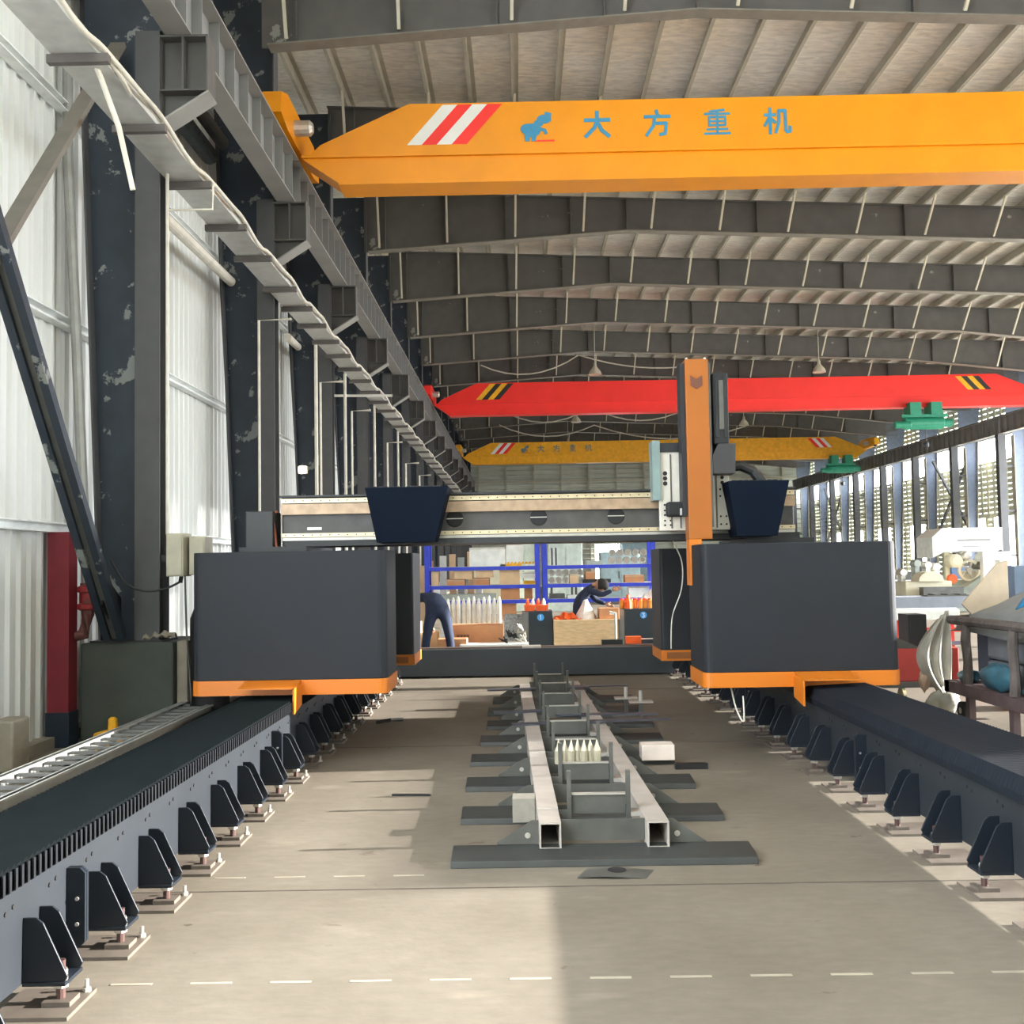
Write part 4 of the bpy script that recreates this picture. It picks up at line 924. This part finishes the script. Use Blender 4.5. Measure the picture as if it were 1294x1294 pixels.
for k, (x, z, s_) in enumerate(((-.2, .5, .12), (-.08, .56, .14), (-.3, .44, .07), (-.02, .45, .09))):
    m_ = MB()
    for q in range(5): a = random.random()*3; m_.tube([(x, 15.9, z), (x+s_*math.cos(a), 15.9-.05*q*.3, z+s_*math.sin(a)), (x+s_, 15.95, z-s_*.5)], .012, 5)
    tag(m_.build('scrap_heap', [DARK, BARE][k % 2]), '%s tangle of metal scrap on the low white bench, %s from the left' % (['black', 'silver'][k % 2], pos[k]), 'scrap')
tag(B(-.28, .02, 16.4, 16.6, .4, .82).build('wire_box', mat('grey speckled box', (150, 150, 148), .5, 0, .5, 30)), 'grey speckled wire filled box left of the numbered cabinet', 'box')
# hanging clear bottles
b0 = None
for k in range(11):
    x = -1.22+.085*k; lab = 'tall clear plastic wrapped tube in the row behind the long carton, %s from the left' % pos[k]
    if b0 is None:
        b0 = MB().lathe((x, 17.2, .6), [(.034, 0), (.037, .1), (.035, .38), (.012, .46)], 10).build('wrapped_tube', PLASW); tag(b0, lab, 'tube', 'clear wrapped tubes in a row'); l0 = Vector(b0.location)
    else: dup(b0, l0+Vector((.085*k, .03*(k % 2), .02*(k % 3))), lab)
tag(B(-1.25, -.35, 17.1, 17.4, 0, .6).build('pale_bench', CARDL), 'pale bench carrying the row of clear wrapped tubes', 'bench')
# blue racks
def rack(x0, x1, y, levels, lab, zt=2.6):
    t = thing('storage_rack', lab, 'rack', ((x0+x1)/2, y, 0), 'blue storage racks')
    for x in (x0, x1-.09):
        for yy in (y, y+.55):
            B(x, x+.09, yy, yy+.06, 0, zt).build('upright', RACK, t)
    for z in levels:
        B(x0+.09, x1-.09, y+.005, y+.05, z-.07, z).build('shelf_beam', RACK, t); B(x0+.09, x1-.09, y+.55, y+.6, z-.07, z).build('shelf_beam', RACK, t)
        B(x0+.05, x1-.05, y+.05, y+.56, z-.02, z+.005).build('shelf_board', mat('shelf board pale', (206, 206, 200), .5), t)
LV = (.55, .93, 1.22, 1.58)
rack(-1.87, .37, 20, (.93, 1.22, 1.58), 'blue storage rack behind the machine, left bay'); rack(.42, 2.62, 20, (.93, 1.22, 1.58), 'blue storage rack behind the machine, right bay')
n = 0
rng = random.Random(3)
items = [
 (-1.75, -1.62, 1.225, 1.5, CARDL), (-1.45, -1.1, 1.225, 1.34, CARD), (-1.30, -.95, 1.345, 1.53, CARDL), (-.92, -.62, 1.225, 1.36, CARD), (-.88, -.55, 1.365, 1.53, CARDL), (-.42, -.02, 1.225, 1.53, CARDL), (-.4, .02, 1.585, 1.62, YELP),
 (-.40, -.03, .935, 1.18, CARD), (.06, .22, .935, 1.16, CARD), (-1.65, -.5, .935, 1.05, MGREY), (-.42, -.1, .55, .88, CARD), (.03, .28, 1.34, 1.46, PLASW), (.05, .3, 1.225, 1.29, YELP),
 (-1.0, -.3, 1.585, 1.95, PLASW), (-.28, .05, 1.63, 2.02, PLASW), (1.26, 1.46, 1.30, 1.46, CARD), (1.2, 1.75, 1.225, 1.30, DARK), (2.03, 2.4, 1.225, 1.37, CARD), (.95, 1.12, 1.225, 1.4, CARDL),
 (1.28, 1.6, 1.585, 1.66, MGREY), (.55, .85, .935, 1.03, RAW), (.9, 1.2, .935, 1.0, PLASW), (2.1, 2.5, .935, 1.15, PLASW)]
cnt = {}
items.sort(key=lambda q: (q[0], q[2]))
for k, (x0, x1, z0, z1, m) in enumerate(items):
    lv = 'bottom' if z0 < 1.2 else ('middle' if z0 < 1.5 else 'top')
    side = 'left' if x0 < .35 else 'right'
    col = {CARD: 'brown', CARDL: 'pale brown', YELP: 'yellow', MGREY: 'grey green', PLASW: 'white', DARK: 'black', RAW: 'steel grey'}[m]
    yy = 20.1+.02*(k % 3)
    cnt[(lv, side)] = cnt.get((lv, side), -1)+1
    t = thing('storage_box', '%s box on the %s shelf of the %s rack bay, %s from the left' % (col, lv, side, ORD[cnt[(lv, side)]]), 'box', ((x0+x1)/2, yy+.2, z0), 'boxes on the blue racks')
    B(x0, x1, yy, yy+.36, z0, z1).build('carton', m, t)
    if z1-z0 > .1: B(x0, x1, yy-.003, yy, z1-.03, z1-.018).build('seam', BEIGE, t)
r0 = None
k = 0
for (xs0, nn, z, rr) in ((.60, 5, 1.225, .07), (.60, 5, 1.365, .07), (1.78, 5, 1.585, .075), (1.80, 5, 1.735, .075)):
    for q in range(nn):
        x = xs0+q*rr*2; k += 1
        row = 'lower' if z in (1.225, 1.585) else 'upper'; lab = 'round silver ring in the %s row of the %s cluster, %s from the left' % (row, 'left' if xs0 < 1 else 'right', pos[q])
        zc = z+rr
        if r0 is None:
            r0 = thing('metal_ring', lab, 'ring', (x, 20.2, zc), 'silver rings on the right rack bay')
            MB().lathe((x, 20.2, zc), [(.066, -.05), (.068, -.045), (.068, .1), (.03, .1), (.03, -.045), (.045, -.05)], 16, 'Y').build('rim', BARE, r0); MB().lathe((x, 20.2, zc), [(.028, -.03), (.028, .05)], 10, 'Y').build('bore', RUBB, r0)
        else: dup(r0, (x, 20.2, zc), lab)
for k, (x, z, h) in enumerate(((.62, 1.585, .34), (.70, 1.585, .34), (.60, .935, .25), (1.0, .935, .27), (1.08, .935, .27))):
    tag(MB().lathe((x, 20.25, z), [(.022, 0), (.022, h)], 8).build('steel_tube', RAW), 'upright steel tube on the right rack bay, %s' % ['top shelf left', 'top shelf beside the first', 'bottom shelf far left', 'bottom shelf middle', 'bottom shelf right of the middle one'][k], 'tube', 'upright tubes on the rack')
for k in range(10):
    x = -.38+.07*k
    tag(MB().lathe((x, 20.15, 1.62 if k < 10 else 1.2), [(.03, 0), (.032, .02), (.012, .045)], 8).build('yellow_fitting', YELP), 'small yellow fitting on the top shelf of the left rack bay, %s from the left' % pos[k], 'fitting', 'yellow fittings on the rack')
# stacked long boards and things left of racks
for k, (x, h, m) in enumerate(((-2.15, 1.62, CARDL), (-1.98, 1.72, CARD), (-1.7, 1.82, PLASW), (-1.5, 1.85, CARDL), (-1.32, 1.78, MGREY), (-1.12, 1.9, CARDL), (-.95, 1.75, PLASW))):
    tag(B(x, x+.13, 21.6, 21.8, 0, h).build('stacked_board', m, bevel=.004), 'upright %s leaning packing board behind the left rack bay, %s from the left' % ('brown' if m is CARD else 'pale', pos[k]), 'board', 'boards behind the left rack')
# large pale machines far behind
def bigbox(x0, x1, y, z1, m, lab, panel=True):
    t = thing('machine_cabinet', lab, 'cabinet', ((x0+x1)/2, y+.6, 0))
    B(x0, x1, y, y+1.2, 0, z1).build('body', m, t, bevel=.02)
    if panel:
        B(x0+.04*(x1-x0), x0+.48*(x1-x0), y-.02, y, .15, z1-.15).build('door_panel', m, t); B(x0+.52*(x1-x0), x0+.96*(x1-x0), y-.02, y, .15, z1-.15).build('door_panel', m, t)
        B(x0+.45*(x1-x0), x0+.47*(x1-x0), y-.05, y-.02, z1*.45, z1*.6).build('handle', RAW, t)
bigbox(-1.65, -.42, 34, 2.15, MCREAM, 'cream machine cabinet far behind the left rack bay'); bigbox(-.38, .62, 35.5, 2.35, mat('pale mint', (204, 218, 214), .5), 'pale mint cabinet far behind, left of the double blue posts')
bigbox(.95, 2.1, 35, 2.33, mat('pale mint', (204, 218, 214), .5), 'pale mint cabinet far behind, right of the double blue posts'); bigbox(3.5, 5.2, 45, 2.1, mat('pale aqua', (190, 216, 220), .5), 'aqua cabinet far behind right of the bright doorway')
tag(B(7.3, 9.4, 73.9, 74.15, 0, 3.05).build('sliding_door', mat('pale blue door', (176, 204, 214), .5)), 'pale blue sliding door leaf beside the bright far doorway', 'door')
# ------------------------------------------------------------------ people
def skin_mesh(name, pts, edges, radii, m, parent, sub=2):
    me = bpy.data.meshes.new(name); off = wloc(parent)
    me.from_pydata([Vector(p)-off for p in pts], edges, []); me.materials.append(m)
    o = bpy.data.objects.new(name, me); COL.objects.link(o); o.parent = parent
    s = o.modifiers.new('skin', 'SKIN'); 
    if not me.skin_vertices: me.attributes
    for v, r in zip(me.skin_vertices[0].data, radii): v.radius = (r, r) if not isinstance(r, tuple) else r
    me.skin_vertices[0].data[0].use_root = True; s.use_smooth_shade = True
    u = o.modifiers.new('sub', 'SUBSURF'); u.levels = u.render_levels = sub
    return o
def person(lab, loc, J, cloth, rot=0, trousers=None):
    """J: dict of joints in world coordinates"""
    t = thing('person', lab, 'person', loc)
    names = ['pelvis', 'waist', 'chest', 'neck0', 'hipL', 'kneeL', 'ankL', 'toeL', 'hipR', 'kneeR', 'ankR', 'toeR', 'shL', 'elL', 'wrL', 'shR', 'elR', 'wrR']
    rad = dict(pelvis=(.15, .13), waist=(.14, .12), chest=(.17, .13), neck0=.06, hipL=.10, kneeL=.07, ankL=.055, toeL=.035, hipR=.10, kneeR=.07, ankR=.055, toeR=.035, shL=.07, elL=.052, wrL=.036, shR=.07, elR=.052, wrR=.036)
    E_ = [('pelvis', 'waist'), ('waist', 'chest'), ('chest', 'neck0'), ('pelvis', 'hipL'), ('hipL', 'kneeL'), ('kneeL', 'ankL'), ('ankL', 'toeL'), ('pelvis', 'hipR'), ('hipR', 'kneeR'), ('kneeR', 'ankR'), ('ankR', 'toeR'), ('chest', 'shL'), ('shL', 'elL'), ('elL', 'wrL'), ('chest', 'shR'), ('shR', 'elR'), ('elR', 'wrR')]
    names = [n_ for n_ in names if n_ in J]; E_ = [(a, b) for a, b in E_ if a in J and b in J]
    skin_mesh('clothed_body', [J[n_] for n_ in names], [(names.index(a), names.index(b)) for a, b in E_], [rad[n_] for n_ in names], cloth, t)
    hd, nk = Vector(J['head']), Vector(J['neck0']); up = (hd-nk).normalized(); fc = Vector(J['face']).normalized()
    # head, with brow, nose and chin
    m_ = MB(); sdv = up.cross(fc).normalized(); fc = sdv.cross(up)
    def hp(u, v):
        a = u*2*math.pi; b = (v-.5)*math.pi; x, y, z = math.cos(b)*math.cos(a), math.cos(b)*math.sin(a), math.sin(b)
        rr = .10*(1-.12*max(0, -z)); f = y*rr*1.1; 
        if y > .9 and -.3 < z < .1: f += .018
        return hd+sdv*(x*rr*.85)+fc*f+up*(z*.125)
    m_.grid(hp, 20, 14); h = m_.build('head', SKIN, t, smooth=True)
    MB().tube([nk-up*.03, nk.lerp(hd, .6)], .05, 10).build('neck', SKIN, t, smooth=True)
    m2 = MB(); m2.grid(lambda u, v: hd+(hp(u, .40+.6*v)-hd)*(1.10 if not (u > .12 and u < .38 and v < .5) else .97), 20, 8); m2.build('hair', HAIR, t, smooth=True)
    for s_, e_, wn in (('L', 'elL', 'wrL'), ('R', 'elR', 'wrR')):
        if wn not in J: continue
        wv_ = Vector(J[wn]); d = (wv_-Vector(J[e_])).normalized(); sd_ = d.cross(Vector((0, 1, 0)));
        sd_ = sd_.normalized() if sd_.length > .1 else Vector((1, 0, 0))
        nrm = d.cross(sd_)
        P = [wv_, wv_+d*.05, wv_+d*.09]; ed = [(0, 1), (1, 2)]; rd = [.026, .036, .034]
        for q in range(4):
            b = len(P); o_ = sd_*(-.030+.02*q); ln = [.06, .075, .07, .052][q]
            P += [wv_+d*.10+o_, wv_+d*(.10+ln*.55)+o_+nrm*.012, wv_+d*(.10+ln)+o_+nrm*.03]; ed += [(2, b), (b, b+1), (b+1, b+2)]; rd += [.010, .009, .008]
        b = len(P); P += [wv_+d*.04+sd_*.045, wv_+d*.08+sd_*.06+nrm*.02]; ed += [(1, b), (b, b+1)]; rd += [.012, .009]
        skin_mesh('hand', P, ed, rd, SKIN, t, 1)
    for a_, b_ in (('ankL', 'toeL'), ('ankR', 'toeR')):
        if a_ in J:
            a, b = Vector(J[a_]), Vector(J[b_]); MB().bar((a.x, a.y, .035), (b.x, b.y, .035), .09, .07).build('shoe', RUBB, t, bevel=.02)
    return t
# bending worker seen from behind
J = dict(pelvis=(-1.28, 16.0, .98), waist=(-1.36, 16.06, 1.13), chest=(-1.52, 16.22, 1.20), neck0=(-1.66, 16.42, 1.06), head=(-1.70, 16.54, .94), face=(-.1, .3, -1),
 hipL=(-1.39, 15.98, .90), kneeL=(-1.47, 15.98, .50), ankL=(-1.50, 16.0, .09), toeL=(-1.52, 16.16, .04), hipR=(-1.18, 15.98, .90), kneeR=(-1.11, 15.98, .50), ankR=(-1.07, 16.0, .09), toeR=(-1.05, 16.16, .04),
 shL=(-1.68, 16.2, 1.14), elL=(-1.74, 16.16, .88), wrL=(-1.66, 16.2, .66), shR=(-1.42, 16.34, 1.12), elR=(-1.40, 16.5, .86), wrR=(-1.44, 16.6, .66))
for k_ in J: 
    if k_ != 'face': J[k_] = tuple(Vector(J[k_])*1.0+Vector((.02, -.35, .0)))
person('person in navy work clothes bending over behind the transverse beam, seen from behind', (-1.26, 15.65, 0), J, CLOTH)
J = dict(pelvis=(1.06, 18.4, .82), waist=(1.05, 18.4, .98), chest=(1.14, 18.4, 1.16), neck0=(1.30, 18.35, 1.22), head=(1.42, 18.32, 1.22), face=(.35, -.2, -1),
 hipL=(1.0, 18.45, .78), kneeL=(1.0, 18.45, .43), ankL=(1.0, 18.45, .09), toeL=(1.16, 18.45, .04), hipR=(1.12, 18.35, .78), kneeR=(1.14, 18.35, .43), ankR=(1.12, 18.35, .09), toeR=(1.28, 18.35, .04),
 shL=(1.18, 18.5, 1.15), elL=(1.34, 18.5, .95), wrL=(1.5, 18.45, .88), shR=(1.2, 18.27, 1.14), elR=(1.42, 18.2, 1.05), wrR=(1.60, 18.2, 1.12))
person('person in dark jacket leaning over work in front of the right rack bay', (1.06, 18.4, 0), J, CLOTH)
bx, by = 13.95, 30.0
J = dict(pelvis=(bx, by, .95), waist=(bx, by, 1.1), chest=(bx, by, 1.32), neck0=(bx, by, 1.5), head=(bx-.02, by-.02, 1.66), face=(-1, .1, 0),
 hipL=(bx-.1, by, .9), kneeL=(bx-.1, by, .5), ankL=(bx-.1, by, .09), toeL=(bx-.25, by, .04), hipR=(bx+.1, by, .9), kneeR=(bx+.1, by, .5), ankR=(bx+.1, by, .09), toeR=(bx-.05, by, .04),
 shL=(bx-.18, by, 1.38), elL=(bx-.24, by, 1.12), wrL=(bx-.3, by-.1, .95), shR=(bx+.18, by, 1.38), elR=(bx+.26, by, 1.14), wrR=(bx+.1, by-.15, 1.0))
person('distant person in dark blue coat standing among the machines at far right', (bx, by, 0), J, mat('blue grey coat', (66, 74, 110), .8))
# ------------------------------------------------------------------ right side: machines far
t = thing('machine_hood', 'big white machine hood with two lines of small lettering at far right', 'machine', (13.2, 30.6, 0))
B(12.35, 14.1, 30.2, 31.4, 1.75, 2.46).build('hood', PLASW, t, bevel=.02)
MB().prism([(12.05, 2.2), (12.35, 2.46), (12.35, 1.75), (12.05, 1.6)], 'XZ', 30.2, 31.4).build('hood_wing', PLASW, t)
lm = MB(); ink = mat('grey lettering', (150, 150, 150), .6)
lm.strokes([[(k*.077, 0), (k*.077+.05, 0)] for k in range(13)], 12.8, 2.10, .95, .1, 30.19, .05, .003); lm.strokes([[(k*.1, 0), (k*.1+.06, 0)] for k in range(10)], 12.95, 1.92, .6, .1, 30.19, .03, .003); lm.build('lettering', ink, t)
for x in (12.45, 13.9): B(x, x+.12, 30.3, 30.42, 0, 1.75).build('post', MCREAM, t)
t = thing('rotary_grinder', 'grey machine with large spoked wheel under the white hood', 'machine', (12.8, 30, 0))
B(12.3, 13.6, 30.3, 31, 0, .95).build('base', MGREY, t, bevel=.03); B(12.9, 13.7, 30.1, 30.3, .95, 1.2).build('table', MCREAM, t)
wm = MB(); prof = [(.32, -.05), (.32, .05), (.25, .05), (.25, -.05), (.32, -.05)]; wm.lathe((13.0, 30.0, 1.22), prof, 24, 'Y', False); w1 = wm.build('wheel', MCREAM, t)
sp = MB()
for k in range(5): a = k*2*math.pi/5; sp.bar((13, 30, 1.22), (13+.26*math.cos(a), 30, 1.22+.26*math.sin(a)), .05, .05, up=(0, 1, 0))
sp.lathe((13.0, 30.0, 1.22), [(.09, -.06), (.09, .06)], 14, 'Y'); sp.build('spokes', BARE, w1)
for k, (x, z, r) in enumerate(((12.6, 1.5, .2), (12.9, 1.65, .14), (13.5, 1.55, .22), (13.3, 1.35, .12))):
    MB().lathe((x, 30.1, z), [(r*.6, -.25), (r, -.2), (r, .2), (r*.5, .25)], 14, 'Y').build('spindle_head', [MCREAM, BARE, PLASW, RAW][k], t)
MB().lathe((12.45, 29.9, .98), [(.13, -.1), (.15, 0), (.1, .12)], 14, 'Y').build('orange_guard', BINO, t)
MB().prism([(12.7, .72), (13.3, .78), (13.75, 1.12), (13.3, 1.08)], 'XZ', 29.7, 30.1).build('sloped_cover', MGREY, t)
t = thing('white_cabinet_column', 'white machine column and plinth left of the distant person', 'machine', (13.7, 29, 0))
B(13.0, 13.95, 28.5, 29.2, 0, .92).build('plinth', PLASW, t); B(13.25, 13.5, 28.6, 28.9, .92, 1.5).build('column', PLASW, t); B(13.1, 13.9, 29.3, 29.5, .9, 1.75).build('back_panel', mat('pale grey panel', (206, 206, 206), .5), t)
t = thing('cream_machine_bed', 'cream machine bed with arched cover at far right behind the charcoal cabinet', 'machine', (11.3, 29, 0))
B(10.7, 12.0, 28.8, 29.6, 0, .95).build('bed', MCREAM, t, bevel=.03)
ar = [(11.0+.0, .95)]+[(11.35-.35*math.cos(a*math.pi/8), .95+.28*math.sin(a*math.pi/8)) for a in range(1, 8)]+[(11.7, .95)]
MB().prism(ar, 'XZ', 28.6, 29.2).build('arched_cover', MCREAM, t); B(11.0, 12.1, 28.3, 28.6, .5, .8).build('slide', RAW, t)
for k, (x, z) in enumerate(((10.8, 1.2), (11.2, 1.45), (11.5, 1.4), (11.75, 1.35))): MB().lathe((x, 29.3, z), [(.1, -.15), (.12, .15)], 12, 'Y').box(x-.06, x+.06, 29.2, 29.5, .95, z).build('tool_head', [BARE, MGREY, BARE, PLASW][k], t)
for k, (x, y, h, m) in enumerate(((9.0, 33, 1.4, MGREY), (10.2, 36, 1.5, MCREAM), (15.5, 35, 1.3, mat('machine blue', (84, 110, 150), .5)), (11.5, 40, 1.6, MGREY), (14.0, 38, 1.5, PLASW))):
    t = thing('lathe_machine', '%s lathe far at right, %s' % (['grey green', 'cream', 'blue', 'grey', 'white'][k], ['nearest the charcoal cabinet edge', 'behind the nearest', 'rightmost of the lathes', 'deepest in the hall', 'behind the white hood'][k]), 'machine', (x, y, 0))
    B(x-.9, x+.9, y, y+.8, 0, .8).build('base', m, t, bevel=.02); B(x-.9, x-.3, y+.1, y+.7, .8, h).build('headstock', m, t, bevel=.03)
    B(x+.1, x+.5, y+.1, y+.6, .8, 1.1).build('carriage', RAW, t); MB().lathe((x-.2, y+.4, 1.1), [(.2, -.1), (.2, .05)], 16, 'X').build('chuck', BARE, t)
t = thing('sheet_table', 'long grey table beam right of the right charcoal cabinet', 'table', (6.6, 16, 0))
B(5.6, 8.0, 16, 16.6, .82, 1.0).build('table_beam', mat('bluish grey', (142, 150, 164), .5), t)
for x in (5.7, 7.8): B(x, x+.1, 16.1, 16.5, 0, .82).build('leg', RAW, t)
for k in range(7): B(6.9+.1*k-.6, 7.0+.1*k-.6, 16.05, 16.3, 1.0, 1.02+.02*(k % 2)).build('steel_bar', RAW, t)
t = thing('sheet_stack', 'stack of white sheets on a frame below the grey table', 'stack', (5.5, 14, 0))
MB().prism([(4.9, 13.6), (5.75, 13.6), (6.0, 14.3), (4.9, 14.3)], 'XY', .79, .91).build('sheets', PLASW, t)
for x in (4.95, 5.65): B(x, x+.06, 13.7, 13.76, 0, .79).build('frame_leg', REDP, t)
B(4.9, 5.8, 13.68, 13.74, .62, .68).build('frame_rail', REDP, t)
B(4.9, 5.8, 13.68, 13.74, .45, .50).build('frame_rail', mat('purple grey', (110, 100, 120), .5), t)
t = thing('red_pallet_truck', 'red low machine body on castors right of the right charcoal cabinet', 'machine', (4.3, 11.5, 0))
B(3.95, 4.75, 11.3, 11.9, .26, .62).build('body', mat('dusty red', (186, 66, 60), .5, 0, .1, 3), t, bevel=.01); B(3.9, 4.8, 11.25, 11.95, .2, .26).build('chassis', RAW, t)
B(4.25, 4.45, 11.4, 11.7, .62, .98).build('motor', DARK, t); MB().prism([(3.95, .8), (4.35, .62), (4.0, .62)], 'XZ', 11.3, 11.4).build('ramp_plate', RAW, t)
for x, y in ((4.12, 11.3), (4.0, 11.9), (4.65, 11.5)):
    c = MB().lathe((x, y, .10), [(.05, -.02), (.10, -.018), (.10, .018), (.05, .02)], 18, 'X').build('castor', TYRE, t); MB().lathe((x, y, .1), [(.03, -.03), (.03, .03)], 10, 'X').build('hub', RAW, c)
# ------------------------------------------------------------------ loaded cart at right
t = thing('timber_cart', 'rusty low cart with rough timber posts at the right edge, loaded and covered', 'cart', (4.8, 9.6, 0))
CH = mat('cart brown steel', (98, 82, 82), .6, 0, .2, 7)
B(4.22, 5.6, 10.3, 10.42, .27, .38).build('end_beam', CH, t); B(4.22, 4.34, 7.6, 10.4, .27, .38).build('side_beam', CH, t); B(4.3, 5.6, 7.6, 10.3, .36, .385).build('deck', CH, t)
for y in (10.0, 9.05, 8.2):
    m_ = MB(); m_.tube([(4.28, y, .38), (4.29, y+.01, .6), (4.27, y, .8), (4.285, y, .98)], [.05, .042, .047, .04], 9); m_.build('timber_post', BARK, t)
for a, b, z in (((4.28, 10.35), (4.28, 7.6), .98), ((4.28, 10.3), (5.5, 10.3), .98)):
    MB().tube([(a[0], a[1], z), ((a[0]+b[0])/2, (a[1]+b[1])/2, z+.01), (b[0], b[1], z)], .045, 8).build('timber_rail', BARK, t)
for y in (9.98, 9.1, 8.3): B(4.26, 4.32, y-.04, y+.04, 0, .27).build('leg', CH, t)
c = MB().lathe((4.34, 10.28, .09), [(.04, -.025), (.09, -.022), (.09, .022), (.04, .025)], 16, 'X').build('castor', RUBB, t); MB().lathe((4.34, 10.28, .09), [(.03, -.03), (.03, .03)], 10, 'X').build('hub', BARE, c)
for k, (x0, x1, y0, y1, z0, z1, m, lab) in enumerate(((4.42, 5.4, 8.9, 9.9, .385, .62, mat('stone grey blocks', (128, 130, 136), .8, 0, .15, 3), 'lower grey block load in the cart'), (4.45, 5.4, 8.9, 9.95, .63, .92, mat('stone grey blocks', (128, 130, 136), .8, 0, .15, 3), 'upper grey block load in the cart'), (4.42, 5.4, 7.7, 8.8, .385, .62, mat('pink brick blocks', (150, 130, 136), .8, 0, .15, 3), 'lower pinkish block load at the near end of the cart'), (4.42, 5.4, 7.7, 8.8, .63, .86, mat('pink brick blocks', (150, 130, 136), .8, 0, .15, 3), 'upper pinkish block load at the near end of the cart'))):
    tag(B(x0, x1, y0, y1, z0, z1).build('block_load', m, bevel=.03), lab, 'load')
def blob(name, c, r, m, lab, cat, n=12, am=.18, seed=1):
    rg = random.Random(seed); ph = [rg.random()*6 for _ in range(6)]
    def fn(u, v):
        a = u*2*math.pi; b = (v-.5)*math.pi
        k = 1+am*(math.sin(3*a+ph[0])*math.cos(2*b+ph[1])+.6*math.sin(5*a+ph[2])*math.sin(4*b+ph[3]))
        return (c[0]+r[0]*k*math.cos(b)*math.cos(a), c[1]+r[1]*k*math.cos(b)*math.sin(a), c[2]+r[2]*k*math.sin(b))
    o = MB().grid(fn, n*2, n).build(name, m, smooth=True); tag(o, lab, cat); return o
blob('plastic_bag', (4.33, 9.45, .50), (.10, .30, .12), TEALB, 'teal plastic bag bulging from the cart between its posts', 'bag', seed=2)
blob('plastic_bag', (4.36, 8.75, .46), (.09, .24, .08), TEALB, 'flatter teal plastic bag nearer on the cart deck', 'bag', seed=5)
blob('plastic_bag', (4.36, 10.15, .44), (.1, .12, .06), TEALB, 'small teal plastic scrap by the cart front corner', 'bag', seed=8)
def tarp(u, v):
    y = 10.55-2.5*u; x = 4.36-.03*math.sin(7*u)+.95*v
    e = math.sin(min(1, v*1.5)*math.pi/2)
    z = .96+.02*math.sin(9*u)+e*(.10+.24*math.sin(min(1, u*2.2)*math.pi/2))+.02*math.sin(12*v+5*u)*e
    if v < .06: z -= .10
    return (x, y, z)
tag(MB().grid(tarp, 30, 18).build('tarpaulin', TARP, smooth=True, solid=.008), 'grey tarpaulin stretched over the top of the cart', 'tarpaulin')
def sheet(u, v):
    w_ = .13+.17*math.sin(math.pi*min(1, v*1.05)); xc = 4.31-.10*math.sin(math.pi*v)
    x = xc+(u-.5)*2*w_*.62; y = 10.62-.05*math.cos(3*u)+.045*math.sin(16*u+2*v); z = .96-.74*v+.10*u*(1-v)
    return (x, y, z)
tag(MB().grid(sheet, 24, 14).build('plastic_sheet', mat('frosted plastic sheet', (190, 188, 178), .35, 0, .15, 5, bump=.3, bscale=7, alpha=.85), smooth=True, solid=.004), 'frosted plastic sheet hanging off the far corner of the cart', 'sheet')
tag(B(4.5, 5.3, 10.0, 10.28, .39, .93).build('navy_box', mat('navy load box', (40, 54, 82), .6), bevel=.02), 'dark navy box at the far end of the cart behind the first post', 'box')
blob('plastic_sheet_end', (4.30, 10.6, .15), (.15, .1, .12), mat('frosted plastic end', (180, 180, 168), .4, bump=.6, bscale=9), 'gathered frosted plastic at the foot of the hanging sheet', 'sheet', seed=11, am=.25)
blob('paper_scrap', (4.10, 10.62, .34), (.05, .04, .09), mat('tan paper', (206, 178, 156), .8), 'crumpled tan paper beside the hanging plastic', 'paper', seed=4, am=.3)
def btarp(u, v):
    return (4.36+.8*v, 9.15-1.6*u, 1.02+.36*math.sin(min(1, v*1.6+.2)*math.pi/2)+.03*math.sin(8*u)+.03*math.sin(11*v+5*u))
tag(MB().grid(btarp, 18, 12).build('blue_film', BTARP, smooth=True, solid=.008), 'bright blue plastic film bundle on the cart at the right edge', 'film')
tag(MB().prism([(4.52, .94), (4.34, 1.14), (4.70, 1.53), (4.80, 1.56), (4.80, .94)], 'XZ', 10.2, 10.23).build('cardboard_sheet', mat('tan board', (206, 188, 164), .8)), 'tan cardboard sheet leaning up behind the tarpaulin', 'board')
tag(B(5.15, 5.5, 10.8, 11.2, 0, 1.5).build('dark_blue_panel', mat('panel blue grey', (110, 128, 150), .6)), 'blue grey upright panel at the right edge behind the cart', 'panel')
